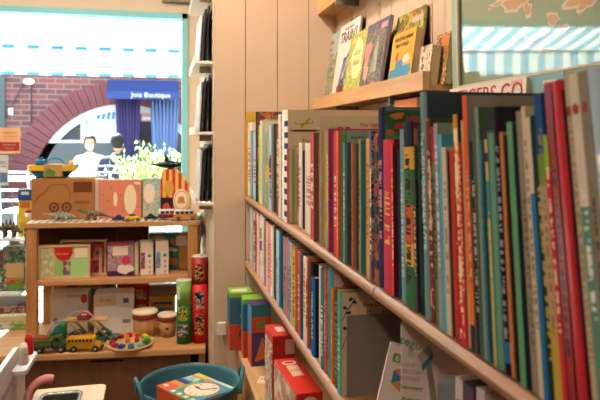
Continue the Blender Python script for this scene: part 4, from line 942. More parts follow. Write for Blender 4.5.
o, h = cyl_tube(184, -.085, .034, ((0, .62, '#1c6c34', 'lower_tube'), (.62, 1, '#7fb454', 'upper_tube')), 'green cardboard puzzle tube with a pale green top half', 280.5, T('#d8d0c0'))
tpan(o, .034, -.75, .55, h*.12, h*.32, pal2); tpan(o, .034, -.75, .55, h*.38, h*.58, P(('#15181c', '#d8b83c', '#6c9c3c', '#15181c'), 60, seed=63)); tpan(o, .034, -1.0, -.45, h*.72, h*.93, T('#e0e0c8'), 'price_label')
o, h = cyl_tube(199.8, -.075, .0375, ((0, .69, '#c81c20', 'lower_tube'), (.69, 1, '#a02424', 'upper_tube')), 'tall red cardboard puzzle tube with dark pictures, right of the green one', 256.5, T('#e4d8c4'))
for z0, z1, pl in ((.10, .34, pal1), (.40, .60, pal2), (.74, .93, pal1)): tpan(o, .0375, -.6, .55, h*z0, h*z1, pl)
# bongo drums
def drum(par, x, y, r0, r1, h):
    lath('drum_shell', [(r0, 0), (r0*1.08, h*.3), (r1*1.0, h*.86)], wood('#b5814c', '#d4a067', .4, 'z'), par, 28, (x, y, 0))
    lath('drum_band', [(r1*1.03, h*.72), (r1*1.06, h*.75), (r1*1.06, h*.9), (r1*1.03, h*.92)], flat('#8c3c24', .5, var=0), par, 28, (x, y, 0))
    lath('drum_skin', [(r1*1.07, h*.925), (r1*1.07, h*.96), (r1*1.0, h), (.001, h*1.005)], flat('#e6d3b4', .6, var=.02), par, 28, (x, y, 0), cap=False)
c = UP(145, .03, zc); bg_ = empty('bongo_drums', c, UR, 'pair of wooden toy bongo drums with cream skins and brown bands', 'toy drums')
drum(bg_, 0, 0, .046, .056, .122); xo = UL(168, .03)-UL(145, .03); drum(bg_, xo, -.01, .034, .044, .105)
box('connecting_block', .045, xo-.034, -.02, .01, .045, .075, OAKX, bg_)
lath('sound_hole', [(.008, 0), (.008, .001)], T('#1c120c'), bg_, 14, M=Matrix.Translation((xo, -.0475, .045)) @ Matrix.Rotation(PI/2, 4, 'X'))
# plate of coloured blocks
c = UP(130, -.085, zc); pl = empty('wooden_plate', c, UR, 'round wooden plate holding a ring of coloured toy blocks', 'plate')
lath('plate_disc', [(.085, 0), (.105, .004), (.108, .012), (.103, .013), (.098, .008), (.001, .007)], wood('#c9a06a', '#e0bc88', .45, 'x'), pl, 36, cap=False)
names = ['red', 'orange', 'yellow', 'lime green', 'dark green', 'pale blue', 'sky blue', 'navy blue', 'magenta', 'dark red', 'purple', 'crimson']
cols = ['#c8282c', '#dc7c2c', '#e6c838', '#6cae3c', '#2c7c3c', '#8cc8d8', '#2c8cb0', '#24509c', '#b82c58', '#8c2430', '#5c2c5c', '#c02838']
for i in range(12):
    a = PI/2-2*PI*i/12+.2; rr = .078
    o = empty('toy_block', c+Matrix.Rotation(UR, 4, 'Z') @ Vector((rr*math.cos(a), rr*math.sin(a), .0105)), a+UR, names[i]+' toy block in the ring on the round wooden plate', 'toy block', 'coloured blocks on the wooden plate')
    bm = bmesh.new(); bx(bm, -.012, .012, -.013, .013, 0, .015, .003); mk('block_body', bm, flat(cols[i], .35, var=0), o)
    bm = bmesh.new(); lathe(bm, [(.006, .0155), (.006, .018)], 12); mk('block_peg', bm, flat(cols[i], .35, var=0), o)
for nm, dx, dy, cc in (('orange', -.012, .005, '#e08c30'), ('scarlet', .03, .008, '#cc3030')):
    o = empty('toy_figure', c+Vector((dx, dy, .0085)), UR, nm+' little peg figure at the middle of the wooden plate', 'toy figure')
    lath('figure_body', [(.010, 0), (.011, .012), (.006, .022)], flat(cc, .4, var=0), o, 14); bm = bmesh.new(); ball(bm, (0, 0, .028), .008, 8); mk('figure_head', bm, flat(cc, .4, var=0), o)
# green dump truck with a load
tm = flat('#4c5c2c', .45, var=.03, vs=40)
tk = empty('toy_dump_truck', UP(48, -.135, zc), UR+.03, 'olive green toy dump truck carrying a brown load', 'toy truck')
box('truck_chassis', -.082, .075, -.018, .018, .014, .024, flat('#2c2a26', .5, var=0), tk)
prs('dump_bed', [(-.085, .026), (.018, .026), (.022, .058), (-.090, .058)], -.026, .026, tm, tk, 'xz', .002)
bm = bmesh.new(); lathe(bm, [(.045, .056), (.03, .068), (.01, .074), (.001, .075)], 14, (0, 0, 0)); bmesh.ops.scale(bm, vec=(1.05, .52, 1), verts=bm.verts[:]); bmesh.ops.translate(bm, vec=(-.035, 0, .001), verts=bm.verts[:]); mk('brown_load', bm, flat('#8c4c2c', .8, var=.1, vs=90), tk)
prs('cab', [(.025, .026), (.060, .026), (.060, .050), (.052, .070), (.025, .070)], -.024, .024, tm, tk, 'xz', .003)
prs('hood', [(.0605, .020), (.086, .020), (.087, .038), (.080, .044), (.0605, .046)], -.020, .020, tm, tk, 'xz', .003)
for s in (-1, 1): prs('cab_window', [(.033, .050), (.053, .050), (.048, .064), (.033, .064)], s*.0245-.0006, s*.0245+.0006, T('#141614'), tk, 'xz')
box('front_bumper', .0875, .091, -.022, .022, .014, .022, GREYM, tk)
wheels(tk, (-.055, -.028, .060), .018, .0145, .0145, .010); box('side_tank', -.008, .022, -.024, -.0185, .012, .022, flat('#b08070', .5, var=0), tk)
# school bus
ym_ = flat('#d89c20', .35, var=0, coat=.3)
sb = empty('toy_school_bus', UP(84.5, -.14, zc), UR-.05, 'yellow toy school bus with black stripes', 'toy bus')
prs('bus_body', [(-.072, .014), (.048, .014), (.048, .058), (.042, .064), (-.066, .064), (-.072, .058)], -.021, .021, ym_, sb, 'xz', .003)
prs('bus_hood', [(.0485, .014), (.074, .014), (.075, .030), (.068, .036), (.0485, .040)], -.018, .018, ym_, sb, 'xz', .003)
for k in range(7): box('side_window', -.066+k*.0155, -.0545+k*.0155, -.0218, -.0205, .044, .055, T('#1c1c20'), sb)
for z in (.026, .034, .0395): box('black_stripe', -.0725, .0485, -.0217, .0217, z, z+.0014, T('#1a1816'), sb)
box('bumper', .0755, .079, -.021, .021, .011, .018, T('#1a1816'), sb); wheels(sb, (-.040, .052), .0165, .0135, .0135, .009)
# green car transporter in a clear pack, with its cars
ct_ = empty('toy_car_transporter', UP(85, -.02, zc), UR, 'green cabbed wooden car transporter toy with ramps', 'toy truck')
gmt = flat('#2c8c5c', .4, var=0)
prs('cab', [(-.150, .010), (-.085, .010), (-.085, .085), (-.105, .092), (-.125, .080), (-.138, .055), (-.153, .042)], -.032, .032, gmt, ct_, 'xz', .005)
prs('cab_window', [(-.133, .055), (-.105, .055), (-.105, .078), (-.122, .076)], -.0335, .0335, T('#5c8cb8'), ct_, 'xz')
box('trailer_bed', -.083, .150, -.032, .032, .012, .024, gmt, ct_, .003); wo = wood('#c08c54', '#dcae78', .45, 'x')
box('upper_deck', -.080, .105, -.030, .030, .098, .105, wo, ct_, .001)
for x0, x1, z0, z1 in ((-.06, .0, .098, .03), (.035, .10, .098, .03)):
    for y_ in (-.029, .029): bm = bmesh.new(); tube(bm, [(x0, y_, z0), (x1, y_, z1)], .0055, 6); mk('wooden_ramp_strut', bm, wo, ct_)
wheels(ct_, (-.125, .02, .105), .026, .012, .012, .008)
def minicar(x, z, c, label):
    loc = ct_.location+Matrix.Rotation(UR, 4, 'Z') @ Vector((x, 0, z)); o = empty('toy_car', loc, UR, label, 'toy car', 'wooden cars on the transporter')
    prs('car_body', [(-.034, .005), (.034, .005), (.035, .016), (.022, .020), (.012, .031), (-.014, .031), (-.024, .020), (-.035, .016)], -.016, .016, flat(c, .35, var=0), o, 'xz', .003)
    box('side_window', -.012, .010, -.0172, .0172, .0195, .0275, T('#e8e0d4'), o); wheels(o, (-.020, .020), .0165, .008, .008, .005)
minicar(.0, .1055, '#c42828', 'red toy car on the top deck of the transporter'); minicar(-.035, .0245, '#2c7c98', 'blue toy car on the lower deck of the transporter'); minicar(.085, .0245, '#3c7c4c', 'green toy car on the lower deck of the transporter')
ol = smoothpath([(-.165, -.036, .012), (-.16, -.036, .06), (-.125, -.036, .105), (-.075, -.036, .115), (-.045, -.036, .145), (.01, -.036, .150), (.045, -.036, .125)], 4)
prs('clear_pack', [(p[0], p[2]) for p in ol]+[(.15, .012)], -.0372, -.0362, glass_mat('#f6f8f8', .10, 'clear_plastic'), ct_, 'xz')
bm = bmesh.new(); tube(bm, [p+Vector((0, -.0005, 0)) for p in ol], .0016, 6); mk('clear_pack_rim', bm, flat('#eef2f4', .15, var=0), ct_)
# cartons behind
wb = flat('#e3d9ce', .6, var=.01)
k_, dm = ub('toy_carton', 50.5, 88, 292.5, .12, zc, .08, wb, 'wide white toy carton with a red mark behind the transporter', rot=-.02)
decal(k_, dm, 'front', (.04, .72, .42, .98), T('#ead8c4'), 'price_label'); decal(k_, dm, 'front', disc(.9, .84, .09, 14, .12), T('#cc3c34'), 'red_mark'); text('printed_lettering', 'TOOLBOX', .014, T('#b84c44'), k_, MF('front', .62, .9, dm)); text('printed_lettering', '1580', .013, T('#7c5c50'), k_, MF('front', .22, .84, dm)); decal(k_, dm, 'front', ring(.14, .3, .0, .07, 1.), T('#8c8c90'), 'ring_print')
k_, dm = ub('toy_carton', 93, 132, 294, .075, zc, .12, wb, 'white carton with flaps and a kraft price tag beside the bongo drums', rot=.10)
decal(k_, dm, 'front', (.03, .70, .55, .97), T('#d8c09c'), 'price_tag', .0015); text('printed_lettering', 'EX 2,640', .014, T('#6c4c34'), k_, MF('front', .29, .85, dm)@Matrix.Translation((0, 0, .0013))); decal(k_, dm, 'right', (.2, .2, .6, .35), T('#6c6c70'), 'small_print'); decal(k_, dm, 'front', (.74, .76, .88, .88), T('#4c5c94'), 'blue_print'); decal(k_, dm, 'front', (.72, .25, .92, .34), T('#8c8480'), 'small_print')
k_, dm = ub('game_box', 53, 100, 284, .21, zc, .05, T('#dc8c1c'), 'orange game box with green shapes at the back of the cabinet top'); decal(k_, dm, 'front', (.3, .93, .55, 1), T('#2c5ca0'), 'blue_title'); decal(k_, dm, 'front', blob(.7, .93, .12, .05, 3), T('#8cae3c'), 'green_shape'); decal(k_, dm, 'front', (.62, .68, .98, .86), T('#7c8c98'), 'grey_band')
k_, dm = ub('game_box', 101, 116, 284, .215, zc, .045, P(('#4c6c3c', '#2c7c80', '#c87c34', '#3c4c3c'), 30, seed=66), 'narrow green and orange game box between orange and red ones')
k_, dm = ub('game_box', 117, 149, 284, .19, zc, .05, T('#b4242c'), 'red packet with zigzag edge and yellow and brown pictures behind the drums'); decal(k_, dm, 'front', (.58, .62, .9, .86), P(('#c8a070', '#5c3c34', '#a88058'), 50, seed=67), 'picture_window'); decal(k_, dm, 'front', (.58, .2, .9, .5), P(('#c89c50', '#6c4434'), 50, seed=68), 'picture_window'); decal(k_, dm, 'front', disc(.3, .68, .16, 14, .08), T('#c87c34'), 'orange_print')
decal(k_, dm, 'front', [(.94, 0)]+[(1.0+(.03 if i % 2 else -.0), i/12) for i in range(13)]+[(.94, 1)], T('#9c2028'), 'zigzag_edge')
k_, dm = ub('game_box', 150, 174.5, 297, .20, zc, .06, T('#d89428'), 'yellow box with blue lettering low behind the small drum'); decal(k_, dm, 'front', (.1, .72, .9, .82), T('#2c5c90'), 'blue_title'); decal(k_, dm, 'front', blob(.55, .5, .3, .12, 4), T('#2c7c98'), 'blue_picture')
lo, dz = dm[2], 0
bm = bmesh.new(); o_, dm2 = ub('wooden_panel_toy', 149.5, 176, 285.5, .205, zc+dm[2]+.001, .045, wood('#8c6c58', '#a88870', .6, 'x', 2), 'grey brown wooden slab lying on the yellow box at the back of the cabinet top'); bm.free()

# ------------------------------------------------------------------ blue tub and the clock game in it
TB = W(190, 2.11, 0); rt, rb, ht = .171, .125, Zat(380, 2.12)
tb = empty('flexible_tub', (TB.x, TB.y, 0), 0, 'round teal blue flexible plastic tub with two loop handles on the floor', 'tub')
TBM = flat('#3d727e', .38, var=.01)
lath('tub_body', [(.001, .001), (rb, .001), (rb+.004, .006), (rt, ht-.012), (rt+.004, ht-.004), (rt+.003, ht), (rt-.002, ht), (rt-.006, ht-.014), (rb-.002, .008), (.001, .006)], TBM, tb, 48, cap=False)
ha = math.radians(192)
for a in (ha, ha+PI-.3):
    ca, sa = math.cos(a), math.sin(a); ta = (-sa, ca)
    pts = [(ca*(rt+.002+e)+ta[0]*s, sa*(rt+.002+e)+ta[1]*s, z) for s, z, e in ((-.056, ht-.03, 0), (-.05, ht-.002, .002), (-.035, ht+.024, .008), (0, ht+.036, .012), (.035, ht+.024, .008), (.05, ht-.002, .002), (.056, ht-.03, 0))]
    tub('handle', smoothpath(pts, 5), .0075, TBM, tb, 10)
# game box lying across the tub
cA, cB, cC = W(196, 2.245, 0), W(236, 2.075, 0), W(167.5, 2.065, 0)
ang = math.atan2((cB-cA).y, (cB-cA).x); gw, gd, gh = .222, .178, .055
gc = (cB+cC)/2+Vector((-.006, .004, 0))
gm_b = (gw, gd, gh)
g = carton('clock_game', (gc.x-.013, gc.y+.013, ht-.066), ang, gm_b, T('#d8582c'), 'orange edged activity game box with a paper clock face, lying in the blue tub', 'boxed game', body='box_body', rx=math.radians(-1.5), ry=math.radians(-2.5))
def gp(poly, c, nm, th=.0008): return decal(g, gm_b, 'top', poly, T(c) if isinstance(c, str) else c, nm, th)
gp((0, .0, 1, 1), '#3f93b0', 'blue_ground', .0006); gp((0, .92, .96, 1), '#e0d4c0', 'cream_edge', .0009)
gp((0, .0, .30, 1), '#4fa8bc', 'side_column', .0009); gp((0, .88, .32, 1), '#c8cc44', 'lime_strip', .0012); gp((0, .82, .30, .88), '#e07838', 'orange_strip', .0012); gp((.03, .64, .28, .80), '#d8e4e4', 'title_panel', .0012)
text('printed_lettering', 'TELL', .022, T('#2c6ca0'), g, MF('top', .15, .75, gm_b)@Matrix.Translation((0, 0, .001))); text('printed_lettering', 'TIME', .022, T('#2c6ca0'), g, MF('top', .15, .68, gm_b)@Matrix.Translation((0, 0, .001)))
gp((0, .44, .30, .58), '#24407c', 'navy_strip', .0012); gp((0, .30, .30, .43), '#e08a34', 'orange_strip', .0012); gp((0, .0, .30, .29), '#d8522c', 'red_strip', .0012); gp(disc(.1, .14, .06, 12, .05), '#ead8c0', 'small_badge', .0015)
gp(disc(.66, .50, .285, 32, .285*gw/gd), '#c8442c', 'clock_rim', .0010); gp(disc(.66, .50, .27, 32, .27*gw/gd), '#ecdcc4', 'clock_face', .0014)
for i in range(12):
    a = PI/2-2*PI*i/12; text('clock_number', str(i or 12), .014, T(('#c83c34', '#3c8c5c', '#3c5ca0', '#d88c34')[i % 4]), g, MF('top', .66+.21*math.cos(a), .5+.21*gw/gd*math.sin(a), gm_b)@Matrix.Translation((0, 0, .0013)))
gp([(.65, .48), (.67, .48), (.80, .70), (.83, .74), (.78, .73)], '#28346c', 'minute_hand', .002); gp([(.64, .5), (.66, .47), (.52, .46), (.47, .50), (.52, .54)], '#c83030', 'hour_hand', .002)
gp(disc(.42, .86, .09, 16, .06), '#e08838', 'orange_badge', .0015)
for i in range(4): gp((.32+.17*i, .01, .46+.17*i, .14), '#6c9c3c', 'green_square', .0012); gp((.35+.17*i, .03, .43+.17*i, .12), '#e4dcc0', 'number_tile', .0015)
gp((.31, .18, .37, .7), '#9cb84c', 'dotted_strip', .0012)

# ------------------------------------------------------------------ boxes on the bookcase's base shelf
ZB = .472+.013+.0008
def shelfbox(name, x, y, w, d, h, mats, label, rz=0, cat='box', group=None, **kw): return carton(name, (x, y, ZB), rz, (w, d, h), mats, label, cat, group, **kw), (w, d, h)
OR = T('#cc4a28'); GRN = T('#8cb83c'); TEA = T('#3c7480')
def mini(k_, dm, low, up, low_c, up_c):
    decal(k_, dm, 'front', (0, .45, 1, .92), T(up_c), 'upper_band'); decal(k_, dm, 'left', (0, .45, 1, .92), T(up_c), 'upper_band'); decal(k_, dm, 'front', (0, .0, 1, .44), T(low_c), 'lower_band'); decal(k_, dm, 'left', (0, 0, 1, .44), T(low_c), 'lower_band')
k_, dm = shelfbox('toy_box', .297, 2.335, .088, .09, .218, flat('#84b03c', .5, var=0), 'green topped block set box with robot picture at the far end of the base shelf')
mini(k_, dm, 0, 0, '#c4482c', '#35647c'); decal(k_, dm, 'front', disc(.6, .28, .22, 16, .12), T('#3c3c60'), 'block_figure', .0012); decal(k_, dm, 'front', disc(.72, .12, .16, 16, .07), T('#b8b83c'), 'round_badge', .0014); decal(k_, dm, 'front', blob(.6, .62, .14, .09, 3), T('#d8b490'), 'robot_figure', .0012); decal(k_, dm, 'top', (.1, .2, .8, .6), T('#c8d4b0'), 'sticker')
k_, dm = shelfbox('toy_box', .330, 2.235, .074, .07, .215, flat('#84b03c', .5, var=0), 'slim green and teal block set box between its two neighbours'); mini(k_, dm, 0, 0, '#c4482c', '#2c6c7c')
k_, dm = shelfbox('toy_box', .343, 2.145, .070, .07, .218, flat('#4c3c68', .5, var=0), 'purple topped block set box with a racing car and triangle', rz=.05)
decal(k_, dm, 'front', (0, .55, 1, .80), T('#cc4a28'), 'orange_band'); decal(k_, dm, 'front', (0, .80, 1, 1), T('#3f7c84'), 'teal_band'); decal(k_, dm, 'front', blob(.5, .68, .25, .05, 2), T('#4c8c4c'), 'car_picture', .0012); decal(k_, dm, 'front', [(.15, .08), (.7, .12), (.6, .45), (.52, .45)], T('#d86c40'), 'triangle_picture', .0012); decal(k_, dm, 'front', disc(.68, .18, .2, 16, .08), T('#d8703c'), 'round_badge', .0014)
decal(k_, dm, 'left', (0, 0, 1, .5), T('#cc4a28'), 'orange_band'); decal(k_, dm, 'left', (0, .5, 1, .95), T('#4c8cb0'), 'blue_band')
k_, dm = shelfbox('toy_box', .340, 1.742, .068, .11, .245, T('#c03428'), 'upright red toy box with a pale picture side, farther of the two red ones', rz=.03); decal(k_, dm, 'left', (.04, .04, .96, .9), P(('#e0cdb4', '#c8a88c', '#8c9c70', '#e4d4c0', '#b86048'), 25, seed=71), 'side_picture'); decal(k_, dm, 'front', (.55, .78, .95, .95), T('#e0b0a4'), 'round_mark'); decal(k_, dm, 'top', (.3, .3, .7, .7), T('#e4c4b4'), 'sticker')
k_, dm = shelfbox('toy_box', .349, 1.555, .068, .24, .184, T('#cc3224'), 'low red toy box with a kraft price tag on top, nearest on the base shelf', rz=.05); decal(k_, dm, 'left', (.02, .03, .98, .95), P(('#e4d0b8', '#d8b898', '#c86c4c', '#9ca87c'), 22, seed=72), 'side_picture'); decal(k_, dm, 'top', (.3, .45, .75, .75), T('#e6cba8'), 'price_tag', .0012); decal(k_, dm, 'top', disc(.5, .84, .3, 14, .06), T('#e8d4c8'), 'logo_oval', .0012); decal(k_, dm, 'top', disc(.5, .84, .2, 14, .035), T('#cc3224'), 'logo_oval', .0016); decal(k_, dm, 'front', disc(.5, .85, .3, 14, .1), T('#e8d4c8'), 'logo_oval'); text('printed_lettering', '3,300', .012, T('#6c4c3c'), k_, MF('top', .52, .6, dm)@Matrix.Translation((0, 0, .001)))
pt = box('price_tag', -.022, .022, -.028, .028, 0, .001, flat('#e8d4b4', .7, var=0)); pt.location = (.336, 1.985, ZB); pt.rotation_euler = (0, 0, -.4); tag(pt, 'loose kraft price tag lying on the base shelf', 'price tag'); text('tag_writing', '3,520', .015, T('#5c4030'), pt, Matrix.Translation((0, .005, .0011)))
# security tag and cord on the pillar
sx = XatY(221.5, YE)
tg = empty('wall_socket', (XatY(221, YE), YE-.001, Zat(328, 2.45)), 0, 'small white box with a looping cord on the pillar beside the green topped box', 'socket')
bm = bmesh.new(); bx(bm, -.016, .02, -.014, .0, -.026, .026, .003); mk('socket_body', bm, flat('#e6dccf', .45, var=0), tg)
tub('cord', smoothpath([(0, -.012, -.026), (.012, -.016, -.09), (.035, -.02, -.15), (.045, -.02, -.19), (.038, -.02, -.21)], 5), .0018, flat('#d8c8b8', .5, var=0), tg, 6)
tub('hook', smoothpath([(.038, -.02, -.212), (.03, -.02, -.232), (.042, -.02, -.245), (.052, -.02, -.232)], 4), .0025, CHROME, tg, 6)

# ------------------------------------------------------------------ nearer end of the lower shelf
zl = ZSL+.0008
def nb(px0, D0, w, d, h, mats, label, rz=0, **kw):
    p = W(px0, D0, zl); c, s = math.cos(rz), math.sin(rz); ctr = p+Vector((w/2*c-d/2*s, w/2*s+d/2*c, 0))
    return carton('toy_box', ctr, rz, (w, d, h), mats, label, 'box', None, **kw), (w, d, h)
PW = flat('#d8c9c0', .55, var=.01)
k_, dm = nb(400.5, .905, .150, .045, .222, PW, 'big white magnetic block set box with grey blocks pictured, under the upper shelf', rz=-.52)
text('logo_lettering', 'tegu', .019, T('#6c9448'), k_, MF('front', .10, .88, dm)@Matrix.Rotation(-.25, 4, 'Z')); decal(k_, dm, 'front', ring(.10, .81, 0, .03, .7), T('#a8b890'), 'logo_mark')
decal(k_, dm, 'front', [(.17, .80), (.28, .88), (.32, .83), (.21, .74)], T('#a8a49c'), 'block_picture', .0009); decal(k_, dm, 'front', [(.21, .74), (.32, .83), (.32, .795), (.22, .70)], T('#3c7c88'), 'block_picture', .0009); decal(k_, dm, 'front', [(.25, .76), (.30, .79), (.40, .34), (.33, .34)], T('#8c8880'), 'block_picture', .0008)
decal(k_, dm, 'front', [(.43, .64), (.50, .69), (.52, .63), (.46, .58)], T('#2c3c54'), 'block_picture', .0009); decal(k_, dm, 'front', [(.26, .46), (.36, .50), (.36, .44), (.27, .40)], T('#2c4858'), 'block_picture', .0009); decal(k_, dm, 'front', (.66, .62, .74, .68), T('#6c9448'), 'green_square')
for i in range(3): text('printed_lettering', ('MAGNETIC', 'WOODEN', 'BLOCKS')[i], .008, T('#b8a49c'), k_, MF('front', .09, .73-.045*i, dm))
text('printed_lettering', 'Discovery', .009, T('#6c9448'), k_, MF('front', .10, .58, dm)); text('printed_lettering', '24 pieces', .008, T('#5c5450'), k_, MF('front', .10, .50, dm)); text('printed_lettering', 'imagine build play', .006, T('#8c7c74'), k_, MF('front', .60, .78, dm)@Matrix.Rotation(-.5, 4, 'Z'))
k_, dm = nb(368, 1.0, .080, .022, .156, PW, 'small white block set box with coloured hexagon tilted against the big one', rz=-.42, ry=math.radians(13))
hx = [(.42+.26*math.cos(PI/6+PI*i/3), .68+.14*math.sin(PI/6+PI*i/3)) for i in range(6)]
for i, c in enumerate(('#d8843c', '#d86c8c', '#3c8c9c', '#cc9440', '#c85c74', '#7cae4c')): decal(k_, dm, 'front', [(.42, .68), hx[i], hx[(i+1) % 6]], T(c), 'hexagon_piece')
decal(k_, dm, 'front', (.12, .84, .30, .93), T('#5c8c3c'), 'green_square'); text('printed_lettering', '6', .014, T('#e8e0d8'), k_, MF('front', .21, .885, dm)@Matrix.Translation((0, 0, .0008)))
k_, dm = nb(438.5, .785, .022, .03, .182, T('#9c2018'), 'small deep red box with a grey lid standing before the white block set box', rz=-.45); decal(k_, dm, 'front', (0, .86, 1, 1), T('#8c9094'), 'grey_lid_band'); decal(k_, dm, 'front', (0, .78, 1, .86), T('#c8bcb4'), 'white_band'); decal(k_, dm, 'left', (0, .86, 1, 1), T('#8c9094'), 'grey_lid_band'); decal(k_, dm, 'top', (0, 0, 1, 1), T('#8c9094'), 'grey_lid')
def flower(px0, D0, w, h, c, lab, dot):
    p = W(px0, D0, zl)
    o = empty('puzzle_book', (p.x, p.y-w/2, zl), 0, lab, 'book', 'flower marked books near the red box')
    bm = bmesh.new(); bx(bm, 0, .14, -w/2, w/2, 0, h, .001); mk('cover', bm, T(c), o)
    for z in (h-.03, h-.075, h-.12): 
        bm = bmesh.new(); prism(bm, disc(0, z, w*.33, 14), -.0008, .0004, 'yz'); mk('flower_mark', bm, T(dot), o)
flower(455, .735, .019, .212, '#c8b4b0', 'pale lilac spined book with orange flower marks on the lower shelf', '#d8903c'); flower(462.5, .712, .026, .216, '#3c2430', 'dark plum spined book with orange flower marks on the lower shelf', '#d89040'); flower(476, .680, .018, .222, '#b8a8a4', 'pale grey pink book cut by the shelf edge, nearest on the lower shelf', '#c08050')

# ------------------------------------------------------------------ toy kitchen at the lower left
KX0, KX1, KY0, KY1, KZ = -.418, -.168, 1.25, 1.965, .529
kt = empty('toy_kitchen', ((KX0+KX1)/2, (KY0+KY1)/2, 0), 0, 'white and pale wood toy kitchen with an arched back panel and pink tap', 'toy kitchen')
kx, ky = kt.location.x, kt.location.y
wc = wood('#dbb083', '#e8c49a', .35, 'y', .6); KW = flat('#ece6e2', .4, var=0)
# worktop with a hole for the basin
sx0, sx1, sy0, sy1 = -.346-kx, -.238-kx, 1.50-ky, 1.92-ky
def rrect(x0, x1, y0, y1, r, n=5):
    out = []
    for cx_, cy_, a0 in ((x1-r, y1-r, 0), (x0+r, y1-r, PI/2), (x0+r, y0+r, PI), (x1-r, y0+r, 1.5*PI)):
        out += [(cx_+r*math.cos(a0+PI/2*i/n), cy_+r*math.sin(a0+PI/2*i/n)) for i in range(n+1)]
    return out
bm = bmesh.new(); O = rrect(KX0-kx, KX1-kx, KY0-ky, KY1-ky, .022); I = rrect(sx0, sx1, sy0, sy1, .02); n = len(O)
vo = [[bm.verts.new((x, y, z)) for x, y in O] for z in (KZ-.018, KZ)]; vi = [[bm.verts.new((x, y, z)) for x, y in I] for z in (KZ-.018, KZ)]
for i in range(n):
    j = (i+1) % n
    bm.faces.new((vo[1][i], vo[1][j], vi[1][j], vi[1][i])); bm.faces.new((vo[0][j], vo[0][i], vi[0][i], vi[0][j])); bm.faces.new((vo[0][i], vo[0][j], vo[1][j], vo[1][i])); bm.faces.new((vi[0][j], vi[0][i], vi[1][i], vi[1][j]))
bmesh.ops.recalc_face_normals(bm, faces=bm.faces); mk('worktop', bm, wc, kt)
bm = bmesh.new(); I2 = rrect(sx0+.004, sx1-.004, sy0+.004, sy1-.004, .018); I3 = rrect(sx0+.012, sx1-.012, sy0+.012, sy1-.012, .014); I0 = rrect(sx0-.006, sx1+.006, sy0-.006, sy1+.006, .024)
for z in (0,):
    rr_ = [[bm.verts.new((x, y, z_)) for x, y in P_] for P_, z_ in ((I0, KZ+.0006), (I0, KZ+.004), (I2, KZ+.0035), (I2, KZ-.002))]
for r0, r1 in zip(rr_, rr_[1:]):
    for i in range(n): bm.faces.new((r0[i], r0[(i+1) % n], r1[(i+1) % n], r1[i]))
mk('sink_rim', bm, flat('#a8a8ac', .25, .8, var=0), kt, True)
bm = bmesh.new(); rs = [[bm.verts.new((x, y, z)) for x, y in P_] for P_, z in ((I2, KZ-.0022), (I3, KZ-.028))]
for r0, r1 in zip(rs, rs[1:]):
    for i in range(n): bm.faces.new((r0[i], r0[(i+1) % n], r1[(i+1) % n], r1[i]))
bm.faces.new(rs[-1]); mk('sink_basin', bm, flat('#3c3638', .4, .1, var=0), kt)
box('kitchen_body', KX0-kx+.012, KX1-kx-.012, KY0-ky+.012, KY1-ky-.012, 0, KZ-.075, KW, kt)
box('body_rim', KX0-kx+.012, KX0-kx+.03, KY0-ky+.012, KY1-ky-.012, KZ-.0745, KZ-.0185, KW, kt)
box('body_rim', KX1-kx-.024, KX1-kx-.012, KY0-ky+.012, KY1-ky-.012, KZ-.0745, KZ-.0185, KW, kt)
# arched back panel in the YZ plane
yb0, yb1 = 1.27, 1.955; zb = Zat(340.5, 1.79)
arch = [(yb0-ky, KZ+.0008), (yb1-ky, KZ+.0008), (yb1-ky, zb-.10), (yb1-ky-.008, zb-.055), (yb1-ky-.035, zb-.018), (yb1-ky-.085, zb), (yb1-ky-.16, zb+.002), (yb0-ky+.2, zb+.002), (yb0-ky, zb-.05)]
bm = bmesh.new(); prism(bm, arch, KX0-kx, KX0-kx+.014, 'yz'); mk('arched_back_panel', bm, KW, kt)
m = stripe_mat('#d6cfca', '#8c8684', .011, 1, .16, 0, .5)
bm = bmesh.new(); bx(bm, KX0-kx+.0143, KX0-kx+.016, 1.40-ky, 1.84-ky, KZ+.003, zb-.060); mk('tile_panel', bm, m, kt)
# little shelf with the shakers
zsf = Zat(351, 1.80)
bm = bmesh.new(); prism(bm, rrect(KX0-kx+.0165, -.362-kx, 1.774-ky, 1.93-ky, .012), zsf-.012, zsf, 'xy'); mk('spice_shelf', bm, flat('#dfe3ea', .3, var=0), kt)
for nm, px, D, c, zt_ in (('red', 28.8, 1.775, '#c01c24', 0), ('white', 23.5, 1.695, '#e6d8cf', 0)):
    p = W(px, D, zsf+.0008); o = empty('toy_shaker', p, 0, nm+' wooden toy pepper shaker on the small white shelf of the toy kitchen', 'toy shaker', 'toy shakers')
    lath('shaker_body', [(.0125, 0), (.0135, .004), (.0115, .045), (.0095, .053)], flat(c, .35, var=0), o, 20); lath('shaker_cap', [(.0096, .0532), (.008, .058), (.001, .0595)], flat(c, .3, var=0), o, 20, cap=False)
    bm = bmesh.new(); ball(bm, (.006, -.0105, .03), (.0016, .0016, .0016), 5); mk('letter_mark', bm, T('#28242c'), o)
# tap
PK = flat('#d88c8c', .35, var=0)
fx, fy = -.368-kx, 1.82-ky
tp = [(fx, fy, KZ+.0006), (fx, fy, KZ+.03), (fx+.006, fy+.006, KZ+.052), (fx+.024, fy+.012, KZ+.072), (fx+.044, fy+.018, KZ+.078), (fx+.062, fy+.022, KZ+.074)]
bm = bmesh.new(); sp_ = smoothpath(tp, 6); tube(bm, sp_, .0125, 14); bmesh.ops.recalc_face_normals(bm, faces=bm.faces); mk('tap', bm, PK, kt)
